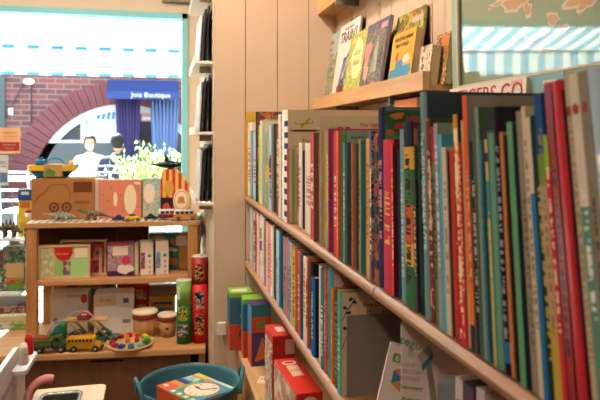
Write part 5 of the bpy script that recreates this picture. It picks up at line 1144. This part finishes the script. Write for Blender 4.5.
# utensils on a rail
bm = bmesh.new(); tube(bm, [(KX0-kx+.026, 1.42-ky, KZ+.105), (KX0-kx+.026, 1.72-ky, KZ+.105)], .003, 8); mk('utensil_rail', bm, CHROME, kt)
for i, y in enumerate((1.48, 1.535, 1.59)):
    o = empty('toy_utensil', (KX0+.03, y, KZ+.012), 0, ('copper', 'pale wooden', 'silver')[i]+' toy utensil hanging from the rail of the toy kitchen', 'toy utensil', 'hanging toy utensils')
    bm = bmesh.new(); tube(bm, [(0, 0, .03), (0, 0, .088)], .0032, 8); mk('handle', bm, (flat('#c87c50', .3, .5, var=0), PALE, CHROME)[i], o); tub('hook', smoothpath([(0, 0, .086), (.001, 0, .096), (-.004, 0, .099)], 4), .0018, CHROME, o, 6)
    bm = bmesh.new(); ball(bm, (0, 0, .018), (.004, .012, .017), 10); mk('utensil_head', bm, (flat('#c87c50', .3, .5, var=0), PALE, CHROME)[i], o)
kn = empty('toy_vegetable', (-.288, 1.862, KZ-.0275), math.radians(-35), 'bright green toy cutting piece lying in the toy kitchen sink', 'toy vegetable')
bm = bmesh.new(); bx(bm, -.035, .025, -.010, .010, 0, .024, .004); mk('vegetable_body', bm, flat('#3c9c34', .4, var=0), kn); bm = bmesh.new(); bx(bm, .0255, .04, -.006, .006, .006, .018, .003); mk('vegetable_stem', bm, flat('#2c6c2c', .4, var=0), kn)
pb = empty('pink_sign_strip', (0, 0, 0), 0, '', '') if False else None

# ------------------------------------------------------------------ left display rack in the window
RKC = W(4, 3.02, 0); rk = empty('display_rack', (RKC.x, RKC.y, 0), UR, 'white metal display rack of toys left of the toy shelf', 'display rack')
RM = Matrix.Translation(RKC) @ Matrix.Rotation(UR, 4, 'Z')
zr = [Zat(236.5, 3.0), Zat(290, 3.0), Zat(330, 3.0)]
WM = flat('#f2f0ee', .35, var=0)
for z in zr[:2]: box('rack_shelf', -.26, .112, -.10, .13, z-.012, z, WM, rk, .002)
for x in (-.255, .098):
    for y in (-.095, .115): box('rack_post', x, x+.012, y, y+.012, ZC+.0008 if True else 0, zr[0]+.0, WM, rk) if y > 0 else None
def RP(px, dep, z):
    a = RM.inverted() @ W(px, 1, 0); o_ = RM.inverted() @ Vector((0, 0, 0)); k = (dep-o_.y)/(a.y-o_.y); v = RM @ Vector((o_.x+(a.x-o_.x)*k, dep, 0)); return Vector((v.x, v.y, z))
o = carton('craft_pack', RP(26.5, .0, zr[0]+.0006), UR, (.068, .04, Zat(190, 2.98)-zr[0]), T('#e2c02c'), 'yellow hanging craft pack with a blue header on the rack', 'packet'); dm = (.068, .04, Zat(190, 2.98)-zr[0])
decal(o, dm, 'front', (0, .76, 1, 1), T('#2c5c98'), 'blue_header', .001); decal(o, dm, 'front', [(.2, .88), (.8, .88), (.75, .95), (.25, .95)], T('#c8dce8'), 'hang_hole', .0016); decal(o, dm, 'front', (.15, .6, .85, .74), T('#c87838'), 'orange_title', .001); decal(o, dm, 'front', (.1, .1, .9, .3), T('#c8a828'), 'small_print', .001)
# steg
sg = P(('#4c3c2c', '#6c5840', '#3a2c22'), 60, .6, seed=81)
sp = [(-.07, 0, .05), (-.05, 0, .044), (-.028, 0, .046), (0, 0, .052), (.028, 0, .044), (.045, 0, .032), (.062, 0, .026)]
lg = [([(x, s*.012, .04), (x+.003, s*.016, .02), (x, s*.016, .0015)], [.010, .006, .005]) for x in (-.022, .02) for s in (-1, 1)]
beast('stegosaurus_figure', RP(9.5, -.07, zr[0]+.0006), UR, 'brown toy stegosaurus with upright back plates on the rack', sp, [.003, .008, .014, .018, .014, .008, .005], lg, sg, [([(x-.007, z), (x+.007, z), (x+.003, z+k), (x-.002, z+k+.004)], 0) for x, z, k in ((-.045, .05, .010), (-.03, .058, .016), (-.014, .065, .022), (.004, .068, .022), (.02, .062, .016), (.033, .052, .010))], sg)
jr = empty('craft_jar', UP(26.3, .24, zt), 0, 'small clear jar with a red lid at the left end of the toy shelf top', 'jar')
jr.location = RP(33-.0, .05, zr[0]+.0006) if False else UP(28.2, .20, zt)
lath('jar_body', [(.018, 0), (.019, .004), (.019, .03)], flat('#e4e0dc', .2, var=0), jr, 18); lath('lid', [(.0195, .0305), (.0195, .045), (.017, .047)], RED, jr, 18); jr.scale = (.8, .8, .8)
def pack(px, dep, z, w, d, h, mt, label, rot=0, nm='toy_packet', pan=()):
    o = carton(nm, RP(px, dep, z+.0006), UR+rot, (w, d, h), mt, label, 'packet', None, bevel=.004)
    for q in pan: decal(o, (w, d, h), q[0], q[1], q[2], q[3], .001)
    return o
zz1 = zr[1]
pack(17, .0, zz1, .11, .09, Zat(246, 3.0)-zz1, P(('#3c6c4c', '#5c8060', '#8c9c80', '#2c5440', '#a8a890'), 22, seed=82), 'round dark green leafy terrarium packet with red and green fruit, on the second rack shelf', 0, 'terrarium_pack', (('front', (.18, .30, .95, .62), T('#c8a878'), 'kraft_band'), ('front', (.18, .18, .95, .30), P(('#b83c34', '#c86c3c', '#6ca03c'), 50, seed=83), 'fruit_print'), ('front', (.25, .04, .9, .16), T('#6c9c3c'), 'green_print')))
pack(-3, -.02, zz1, .07, .07, Zat(250, 3.0)-zz1, P(('#2c5c44', '#d8dcd4', '#4c7c60', '#b84c3c', '#3c5c80'), 26, seed=84), 'dark green and white checked packet at the photo edge')
pack(16, .07, zr[1]+.001, .05, .05, Zat(240, 3.08)-zr[1], T('#e0a8b4'), 'pale pink packet standing behind the terrarium pack')
z2 = ZC
pack(14.5, -.075, z2, .165, .05, Zat(318, 2.9)-z2, P(('#c8c8a0', '#8cae4c', '#e4dcc8', '#a8b88c', '#9c7c5c'), 24, seed=85), 'green and white animal card pack with a kraft price tag', .05, 'card_pack', (('front', (.1, .62, .85, .98), T('#dcc8a4'), 'price_tag'), ('front', blob(.62, .3, .2, .2, 4), T('#8cb84c'), 'green_leaf'), ('front', blob(.35, .25, .16, .16, 7), T('#e4e0d4'), 'white_animal')))
pack(7, -.015, z2, .17, .04, Zat(308, 2.98)-z2, P(('#c87c88', '#e0c0b8', '#a84c58', '#d8a8a0'), 20, seed=86), 'pink picture packet behind the green card pack')
pack(10, .035, z2, .22, .03, Zat(296, 3.05)-z2, T('#d8dce4'), 'pale grey flat packet at the back of the cabinet top')
pack(24, .02, z2, .045, .08, Zat(306, 2.98)-z2, P(('#2c7c4c', '#3c5c9c', '#c83c34', '#3c8c5c', '#d8a040'), 26, seed=87), 'narrow green and red picture box beside the left post')

# ------------------------------------------------------------------ posters on the window
def poster(px0, px1, py0, py1, label, base, parts):
    yp = YW+.029; c0, c1 = XatY(px0, yp), XatY(px1, yp); xm = (c0+c1)/2; D = xm*SY+yp*CY; z0, z1 = Zat(py1, D), Zat(py0, D)
    o = empty('window_poster', (xm, yp-.0008, z0), 0, label, 'poster', 'posters on the shop window'); w_, h = c1-c0, z1-z0
    box('paper', -w_/2, w_/2, -.0006, .0006, 0, h, stripe_mat(base, base, 1., 0, .5, .45, .7), o)
    for q in parts:
        if not isinstance(q[2], str): box('printed_band', q[0]*w_-w_/2, q[2]*w_-w_/2, -.0012, -.0004, q[1]*h, q[3]*h, T(q[4]), o)
        else: text('poster_writing', q[2], q[3], T(q[4]), o, Matrix(((1, 0, 0, q[0]*w_-w_/2), (0, 0, -1, -.0014), (0, 1, 0, q[1]*h), (0, 0, 0, 1))))
    return o
poster(-16, 20.5, 127.5, 153.5, 'kraft coloured notice with a red band on the window glass', '#e2b894', ((0, .10, .97, .44, '#a83c38'), (.72, .8, 'Information', .014, '#a85048'), (.7, .66, 'open every day', .010, '#a87c64'), (.7, .56, 'please come in', .010, '#a87c64'), (.7, .34, 'please read', .014, '#e0c0b0'), (.7, .2, 'thank you', .011, '#e0c0b0')))
poster(-14, 8.5, 155, 185.5, 'white notice with blue print below the kraft one on the window', '#cfc8bc', ((.62, .10, .95, .42, '#5c7cb0'), (.68, .6, .9, .64, '#8c9cc0'), (.6, .7, .9, .8, '#a8a8c0')))

# ------------------------------------------------------------------ the street outside
struct(box('ground', -14, 14, YW+.15, 30, -.12, -.02, flat('#8a8782', .9, var=.03, vs=2)))
YB = 12.0
def XB_(px): return XatY(px, YB)
def ZB_(px, py): x = XB_(px); return Zat(py, x*SY+YB*CY)
BR = brick_mat('#8f4f4c', '#6d4048', '#8a7c7c', 1.0)
bl = empty('brick_building', (0, YB, 0), 0, 'red brick building with a wide arched window across the street', 'building')
acx, acz = XB_(124), ZB_(124, 190); ri = abs(XB_(124)-XB_(36)); 
sc_ = 600/(acx*SY+YB*CY); Rin = 86/sc_; Rout = 108/sc_
# facade with an arched opening
bm = bmesh.new(); n = 32
X0, X1, Z0, Z1 = -11, 8, 0, 4.6
inn = [(acx+Rin*math.cos(PI*i/n), acz+Rin*math.sin(PI*i/n)) for i in range(n+1)]
def quad(vs): f_ = bm.faces.new([bm.verts.new(v) for v in vs])
def fx_(poly): prism(bm, poly, 0, .3, 'xz')
fx_([(X0, Z0), (acx-Rin, Z0), (acx-Rin, Z1), (X0, Z1)]); fx_([(acx+Rin, Z0), (X1, Z0), (X1, Z1), (acx+Rin, Z1)])
for i in range(n): a, b_ = inn[i], inn[i+1]; fx_([b_, a, (a[0], Z1), (b_[0], Z1)])
mk('brick_wall', bm, BR, bl)
bm = bmesh.new(); nv = 44
for i in range(nv):
    a0 = PI*(i+.04)/nv; a1 = PI*(i+.96)/nv
    prism(bm, [(acx+r*math.cos(a), acz+r*math.sin(a)) for r, a in ((Rin, a0), (Rout, a0), (Rout, a1), (Rin, a1))], -.05, .02, 'xz')
mk('arch_bricks', bm, flat('#885058', .85, var=.22, vs=1.7), bl)
bm = bmesh.new()
for i in range(n):
    a0, a1 = PI*i/n, PI*(i+1)/n; prism(bm, [(acx+r*math.cos(a), acz+r*math.sin(a)) for r, a in ((Rin-.14, a0), (Rin, a0), (Rin, a1), (Rin-.14, a1))], .02, .14, 'xz')
bx(bm, XB_(52)-.04, XB_(52)+.05, .05, .12, 0, ZB_(52, 124)); bx(bm, XB_(83)-.05, XB_(83)+.05, .05, .12, 0, ZB_(83, 106)); bx(bm, XB_(117)-.04, XB_(117)+.04, .05, .12, 0, ZB_(117, 100)); bx(bm, XB_(36), XB_(140), .04, .13, ZB_(84, 142)-.03, ZB_(84, 142)+.04)
mk('window_frame', bm, flat('#dfe4ea', .5, var=0), bl)
box('low_wall', XB_(37), XB_(150), .02, .2, 0, ZB_(84, 143), flat('#6c7078', .8, var=.02), bl)
bm = bmesh.new(); bx(bm, acx-Rin, acx+Rin, .15, .16, 0, acz+Rin); mk('window_pane', bm, glass_mat('#dfe6ee', .10, 'street_window_glass'), bl)
bm = bmesh.new(); bx(bm, acx-Rin-.3, acx+Rin+.3, 2.0, 2.1, 0, 4.5); bx(bm, acx-Rin-.3, acx-Rin-.2, .3, 2.0, 0, 4.5); bx(bm, acx+Rin+.2, acx+Rin+.3, .3, 2., 0, 4.5); mk('inner_wall', bm, flat('#60646c', .9, var=.03), bl)
box('white_poster', XB_(86), XB_(115), .135, .142, ZB_(100, 141), ZB_(100, 104), flat('#e8f0f2', .6, var=0), bl)
bm = bmesh.new()
for k in range(4): prism(bm, [(XB_(96+k*5)+a, ZB_(100, b_)) for a, b_ in ((0, 119), (.05, 119), (.09, 107), (.04, 107))], .125, .134, 'xz')
mk('poster_stripes', bm, flat('#5c9cc4', .6, var=0), bl)
bm = bmesh.new(); bx(bm, XB_(-6), XB_(5.5), -.06, .05, 0, ZB_(0, 60)); mk('corner_pilaster', bm, flat('#5c666c', .8, var=.05, vs=3), bl)
o = box('meter_box', XB_(9), XB_(13.5), -.06, -.001, ZB_(11, 115), ZB_(11, 108), flat('#d8dce0', .6, var=0), bl)
wl = empty('wall_lamp', (XB_(30), YB-.03, ZB_(30, 82)), 0, 'round lit wall lamp with a hanging wire on the brick wall', 'lamp')
bm = bmesh.new(); ball(bm, (0, -.08, 0), (.10, .06, .055), 10); mk('lamp_shade', bm, emit_mat('#ffd8c0', 2.2), wl)
tub('lamp_wire', [(.03, -.01, -.06), (.035, -.008, -.9)], .012, flat('#4c444c', .6, var=0), wl, 6); tub('lamp_bracket', [(-.1, -.012, -.04), (-.5, -.012, -.85)], .012, flat('#4c444c', .6, var=0), wl, 6)
# blue awning with curtains below
AX0, AX1 = XB_(109), XB_(178); az0, az1 = ZB_(140, 101), ZB_(140, 80.5)
aw = empty('blue_awning', ((AX0+AX1)/2, YB-.06, az0), 0, 'dark blue cafe awning with white script over the curtained doorway', 'awning')
hwid = (AX1-AX0)/2
NB = flat('#33488c', .7, var=.02)
bm = bmesh.new(); prism(bm, [(0, az1-az0), (-.55, .14), (-.55, 0), (-.53, 0), (-.53, .13), (0, az1-az0-.03)], -hwid, hwid, 'yz'); mk('awning_cloth', bm, NB, aw)
text('awning_script', 'Joie Boutique', .13, flat('#f4f6fa', .6, var=0), aw, Matrix(((1, 0, 0, hwid*.22), (0, 0, -1, -.555), (0, 1, 0, .075), (0, 0, 0, 1))))
def curtain(px0, px1, label, c):
    x0, x1 = XB_(px0), XB_(px1); o = empty('curtain', ((x0+x1)/2, YB-.16, 0), 0, label, 'curtain', 'curtains under the blue awning')
    w_ = x1-x0; n = 26; bm = bmesh.new(); rows = []
    for z, k in ((az0+.02, 1.), (1.2, .86), (.9, .7), (.1, .95)):
        rows.append([bm.verts.new(((i/n-.5)*w_*k, .05*math.sin(i*1.9), z)) for i in range(n+1)])
    for a, b_ in zip(rows, rows[1:]):
        for i in range(n): f_ = bm.faces.new((a[i], a[i+1], b_[i+1], b_[i])); f_.smooth = True
    m_ = mk('curtain_cloth', bm, flat(c, .8, var=.03), o); md = m_.modifiers.new('thick', 'SOLIDIFY'); md.thickness = .01
    x = -w_/2; bm = bmesh.new(); tube(bm, [(-w_*.37, .03, .95), (0, -.09, .9), (w_*.37, .03, .95)], .02, 6); mk('tie_back', bm, flat('#2c2c50', .7, var=0), o)
curtain(116, 141, 'violet blue curtain hanging under the left of the awning', '#554a84'); curtain(150, 179, 'pale blue curtain hanging under the right of the awning', '#7c92c8')
dr = box('pink_sign', XB_(141), XB_(156), 0, .03, ZB_(148, 121.5), ZB_(148, 113.5), flat('#c88c98', .6, var=0)); dr.location = (0, YB-.05, 0); tag(dr, 'small pink and white sign on the wall between the curtains', 'sign')
bm = bmesh.new(); bx(bm, XB_(142.5), XB_(156), -.006, 0, ZB_(148, 120), ZB_(148, 117)); mk('white_strip', bm, flat('#e8dce0', .6, var=0), dr)

# our own striped awning over the window
oa = empty('striped_awning', (-.7, YW+.12, 2.6), 0, 'blue and white striped awning stretched out over the shop window', 'awning')
yf = 5.42-YW-.12; zf = H+.775-2.6; zbv = H+.525-2.6
SA = stripe_mat('#f4f6f4', '#b4d8e8', .193, 0, .5, .5, .7, .02)
bm = bmesh.new(); q = [bm.verts.new(v) for v in ((-3.2, 0, 0), (3.2, 0, 0), (3.2, yf, zf), (-3.2, yf, zf))]; bm.faces.new(q)
o = mk('awning_slope', bm, SA, oa); md = o.modifiers.new('thick', 'SOLIDIFY'); md.thickness = .003
bm = bmesh.new(); q = [bm.verts.new(v) for v in ((-3.2, yf+.012, zf-.012), (3.2, yf+.012, zf-.012), (3.2, yf+.02, zbv), (-3.2, yf+.02, zbv))]; bm.faces.new(q)
o = mk('awning_valance', bm, SA, oa); md = o.modifiers.new('thick', 'SOLIDIFY'); md.thickness = .003
HB = stripe_mat('#f4f6f4', '#3f8cc8', .193, 0, .5, .0, .7, .02)
for z in (zbv, zf-.03): 
    bm = bmesh.new(); bx(bm, -3.2, 3.2, yf+.004, yf+.010, z, z+.022); mk('awning_hem', bm, HB, oa)
tub('awning_bar', [(-3.2, yf, zf+.005), (3.2, yf, zf+.005)], .012, flat('#9cb4b0', .4, .3, var=0), oa, 8)
for x in (-3.1, 3.1, 1.2): tub('awning_arm', [(x, .02, -.25), (x, yf-.03, zf+.0)], .015, flat('#c8ccd0', .4, .3, var=0), oa, 8)

# shrub outside with pale leaves
def shrub(name, c, R3, nleaf, label, cs, seed, ls=.04):
    r = random.Random(seed); o = empty(name, c, 0, label, 'plant')
    bm = bmesh.new(); pts = []
    for k in range(9):
        a = r.random()*2*PI; e = Vector((R3[0]*.8*math.cos(a), R3[1]*.8*math.sin(a), R3[2]*(1.1+.8*r.random())))
        P_ = smoothpath([(0, 0, 0), e*.45+Vector((r.uniform(-.05, .05), 0, .05)), e], 3); tube(bm, P_, [.012]*3+[.007]*3+[.004]*(len(P_)-6), 5); pts.append(P_)
    mk('stems', bm, flat('#6c5c44', .8, var=0), o)
    bm = bmesh.new()
    for k in range(nleaf):
        P_ = r.choice(pts); p = P_[r.randrange(2, len(P_))]+Vector((r.gauss(0, R3[0]*.26), r.gauss(0, R3[1]*.26), r.gauss(0, R3[2]*.16)))
        M_ = Matrix.Translation(p) @ Euler((r.uniform(0, 6), r.uniform(0, 6), r.uniform(0, 6))).to_matrix().to_4x4(); s = ls*r.uniform(.6, 1.2)
        v = [bm.verts.new(M_ @ Vector(q)) for q in ((-s, 0, 0), (-s*.2, s*.45, s*.1), (s, 0, 0), (-s*.2, -s*.45, s*.1))]; bm.faces.new(v)
    m, nt, bb = newmat('leaf'); bb.inputs['Base Color'].default_value = lin(cs); t_ = N(nt, 'ShaderNodeBsdfTranslucent'); t_.inputs[0].default_value = lin(cs); mx = N(nt, 'ShaderNodeMixShader'); mx.inputs[0].default_value = .4
    nt.links.new(bb.outputs[0], mx.inputs[1]); nt.links.new(t_.outputs[0], mx.inputs[2]); nt.links.new(mx.outputs[0], nt.nodes['Material Output'].inputs[0])
    mk('foliage', bm, m, o); return o
pp = W(144, 6.0, 0)
pot = empty('planter', (pp.x, pp.y, -.02), 0, 'pale round planter holding the shrub outside the window', 'planter')
lath('pot', [(.16, 0), (.2, .3), (.24, .62), (.25, .64), (.22, .64), (.21, .6), (.001, .6)], flat('#c8c0b4', .7, var=.02), pot, 28, cap=False)
shrub('potted_shrub', (pp.x, pp.y, .585), (.29, .20, .30), 620, 'sunlit pale green shrub growing in the planter outside', '#a8c878', 3, .036)

# people outside: seated figures grown from a skeleton
def figure(name, loc, rz, label, joints, bones, mats, head, hair, face):
    o = empty(name, loc, rz, label, 'person')
    me = bpy.data.meshes.new('body'); keys = list(joints); me.from_pydata([joints[k][0] for k in keys], [(keys.index(a), keys.index(b)) for a, b in bones], [])
    b = link(bpy.data.objects.new('body', me)); b.parent = o; b.modifiers.new('skin', 'SKIN'); sv = me.skin_vertices[0].data
    for i, k in enumerate(keys): sv[i].radius = joints[k][1] if isinstance(joints[k][1], tuple) else (joints[k][1],)*2
    sv[0].use_root = True; s = b.modifiers.new('sub', 'SUBSURF'); s.levels = 2; s.render_levels = 2
    dg = bpy.context.evaluated_depsgraph_get(); m2 = bpy.data.meshes.new_from_object(b.evaluated_get(dg)); b.modifiers.clear(); b.data = m2
    m2.materials.clear(); [m2.materials.append(m) for m in mats]
    for p in m2.polygons:
        p.use_smooth = True; c = p.center; p.material_index = face(c)
    bm = bmesh.new(); hx_, hy_, hz_ = head
    g = bmesh.ops.create_uvsphere(bm, u_segments=18, v_segments=14, radius=1)
    for v in bm.verts:
        x, y, z = v.co; k = 1-.16*max(0, -z); v.co = (hx_+.078*x*k, hy_+.098*y*k, hz_+.122*z)
    for f_ in bm.faces: f_.smooth = True
    tube(bm, [(hx_, hy_-.092, hz_+.01), (hx_, hy_-.112, hz_-.022), (hx_, hy_-.095, hz_-.032)], [.008, .014, .009], 8)
    for s_ in (-1, 1): ball(bm, (hx_+s_*.078, hy_+.005, hz_-.005), (.012, .02, .03), 6)
    hd = mk('head', bm, mats[-1], o, True)
    for s_ in (-1, 1):
        bm = bmesh.new(); ball(bm, (hx_+s_*.03, hy_-.088, hz_+.012), (.013, .008, .007), 6); mk('eye', bm, T('#2a2220'), hd)
    bm = bmesh.new(); g = bmesh.ops.create_uvsphere(bm, u_segments=18, v_segments=14, radius=1)
    for v in bm.verts:
        x, y, z = v.co; v.co = (hx_+.093*x, hy_+.018+.105*y, hz_+.028+.122*z)
    dead = [v for v in bm.verts if v.co.y < hy_-.055 and v.co.z < hz_+.075 or v.co.z < hz_-.07]
    bmesh.ops.delete(bm, geom=dead, context='VERTS'); h_ = mk('hair', bm, hair, o, True); md = h_.modifiers.new('thick', 'SOLIDIFY'); md.thickness = .012
    return o
SK = flat('#c89c84', .6, var=0)
def seated(arms, sh=.19, w_=1.):
    J = {'pel': ((0, 0, .52), (.15*w_, .12)), 'waist': ((0, .01, .70), (.13*w_, .10)), 'chest': ((0, .0, .92), (.155*w_, .11)), 'neckb': ((0, .0, 1.05), (.07, .07)), 'neck': ((0, -.01, 1.12), .05)}
    B_ = [('pel', 'waist'), ('waist', 'chest'), ('chest', 'neckb'), ('neckb', 'neck')]
    for s_, n_ in ((-1, 'l'), (1, 'r')):
        J['sh'+n_] = ((s_*sh, 0, 1.00), .062); J['el'+n_] = (arms[n_][0], .046); J['wr'+n_] = (arms[n_][1], .03); J['ha'+n_] = (arms[n_][2], .034)
        J['hip'+n_] = ((s_*.09, -.02, .50), .085); J['kn'+n_] = ((s_*.12, -.42, .50), .06); J['an'+n_] = ((s_*.12, -.42, .09), .042); J['to'+n_] = ((s_*.13, -.56, .045), .036)
        B_ += [('chest', 'sh'+n_), ('sh'+n_, 'el'+n_), ('el'+n_, 'wr'+n_), ('wr'+n_, 'ha'+n_), ('pel', 'hip'+n_), ('hip'+n_, 'kn'+n_), ('kn'+n_, 'an'+n_), ('an'+n_, 'to'+n_)]
        tip = Vector(arms[n_][2]); d = (tip-Vector(arms[n_][1])).normalized()
        for i in range(4):
            J['f%d%s' % (i, n_)] = (tuple(tip+d*.065+Vector(((i-1.5)*.018, 0, 0))), .009); B_.append(('ha'+n_, 'f%d%s' % (i, n_)))
        J['th'+n_] = (tuple(tip+Vector((-s_*.04, 0, .025))), .010); B_.append(('ha'+n_, 'th'+n_))
    return J, B_
p1 = W(90, 9.4, 0)
A = {'l': ((-.25, -.06, .78), (-.12, -.26, .80), (-.09, -.30, .81)), 'r': ((.25, -.06, .78), (.12, -.26, .80), (.09, -.30, .81))}
J, B_ = seated(A)
f1 = lambda c: 1 if (c.z > 1.075 or (c.y < -.25 and c.z > .7)) else (2 if c.z < .60 else 0)
pw = figure('person', (p1.x, p1.y, -.02), .0, 'person in a white shirt and white face mask seated at the outdoor table', J, B_, [flat('#e9eef2', .8, var=0), SK, flat('#3c4450', .8, var=0), SK], (0, -.02, 1.215), flat('#2a2022', .6, var=0), f1)
bm = bmesh.new(); ball(bm, (0, -.085, 1.175), (.062, .045, .045), 10); mk('face_mask', bm, flat('#f2f4f6', .7, var=0), pw)
mn = box('menu_board', -.16, .16, -.006, .006, 0, .20, flat('#c0a184', .7, var=.02)); mn.location = (p1.x+.03, p1.y-.37, .775); mn.rotation_euler = (-.25, 0, 0); tag(mn, 'kraft brown menu board standing on the outdoor table before the white shirted person', 'menu')
p2 = W(117, 8.6, 0)
A = {'l': ((-.30, -.05, .80), (-.24, -.28, .76), (-.20, -.33, .77)), 'r': ((.30, -.05, .80), (.20, -.25, .76), (.16, -.30, .77))}
J, B_ = seated(A, .21, 1.2)
f2 = lambda c: 1 if (c.z > 1.09 or (c.y < -.29 and c.z > .7)) else (2 if c.z < .60 else 0)
figure('person', (p2.x, p2.y, -.02), PI*.86, 'person in a dark navy jacket seated with back to the shop window', J, B_, [flat('#28304c', .8, var=0), SK, flat('#20242c', .8, var=0), SK], (0, -.03, 1.225), flat('#1c181c', .6, var=0), f2)
def chair(px, D, rz, c, label, back=True):
    p = W(px, D, 0); o = empty('garden_chair', (p.x, p.y, -.02), rz, label, 'chair', 'chairs on the terrace outside'); m_ = flat(c, .4, var=0)
    box('seat', -.2, .2, -.2, .2, .43, .455, m_, o, .005)
    for x in (-.18, .18):
        for y in (-.18, .18): tub('leg', [(x*1.1, y*1.1, 0), (x, y, .43)], .014, m_, o)
        tub('back_post', [(x, .19, .455), (x*.95, .25, .92)], .014, m_, o)
    for z in (.58, .70, .82, .91): tub('back_slat', [(-.175, .19+(z-.455)*.13, z), (.175, .19+(z-.455)*.13, z)], .013, m_, o)
    return o
chair(23, 7.2, 2.9, '#e6ecf0', 'white slatted garden chair beyond the window at the left of the yellow craft pack'); chair(90, 9.45, 0, '#8c8c94', 'grey garden chair under the white shirted person'); chair(117, 8.65, PI*.86, '#8c8c94', 'grey garden chair under the navy jacketed person'); chair(69, 8.1, 2.6, '#b49a80', 'light brown garden chair left of the white shirted person')
for px, D, lab in ((93, 8.98, 'white outdoor table in front of the white shirted person'), (34, 8.2, 'white outdoor table beside the white slatted chair')):
    p = W(px, D, 0); o = empty('garden_table', (p.x, p.y, -.02), 0, lab, 'table', 'white tables on the terrace')
    box('tabletop', -.38, .38, -.30, .15, .755, .78, flat('#eef0f0', .4, var=0), o, .005); lath('pedestal', [(.2, 0), (.19, .015), (.03, .03), (.03, .754)], flat('#d8dce0', .4, var=0), o, 20)

# ------------------------------------------------------------------ camera and light
cam = bpy.data.cameras.new('camera'); co = link(bpy.data.objects.new('camera', cam)); co.location = (0, 0, H); co.rotation_euler = (PI/2, 0, -YAW)
cam.sensor_width = 36; cam.lens = 36; cam.shift_y = -(200-HOR)/600*1.0
cam.clip_start = .05; cam.clip_end = 200
cam.dof.use_dof = True; cam.dof.focus_distance = 1.45; cam.dof.aperture_fstop = 8
SC.camera = co
w = bpy.data.worlds.new('sky'); SC.world = w; w.use_nodes = True
bg = w.node_tree.nodes['Background']; bg.inputs[0].default_value = (.80, .90, 1, 1); bg.inputs[1].default_value = 2.8
sl = bpy.data.lights.new('sun', 'SUN'); sl.energy = 78; sl.color = (1, .96, .9); sl.angle = .01
so = link(bpy.data.objects.new('sun', sl)); so.rotation_euler = Vector((.25, -.62, -1)).to_track_quat('-Z', 'Y').to_euler()
def lamp(loc, power, size, col=(1, .83, .67), aim=None):
    l = bpy.data.lights.new('ceiling_lamp', 'AREA'); l.shape = 'DISK'; l.size = size; l.energy = power; l.color = col; l.spread = 2.6
    o = link(bpy.data.objects.new('ceiling_lamp', l)); o.location = loc
    if aim: o.rotation_euler = (Vector(aim)-Vector(loc)).to_track_quat('-Z', 'Y').to_euler()
    return o
lamp((-.15, 1.75, 2.68), 18, .12, aim=(.5, 2.0, 1.2))
lamp((-.5, .6, 2.68), 5, .12, aim=(.5, 1.1, 1.1))
lamp((-1.0, 2.2, 2.68), 17, .12, aim=(-.3, 3, .5))
lamp((-.9, -.9, 2.68), 9, .15, aim=(.4, 1.0, .8))
vs = SC.view_settings; vs.view_transform = 'Standard'; vs.look = 'None'; vs.exposure = 0; vs.gamma = 1; vs.use_curve_mapping = False
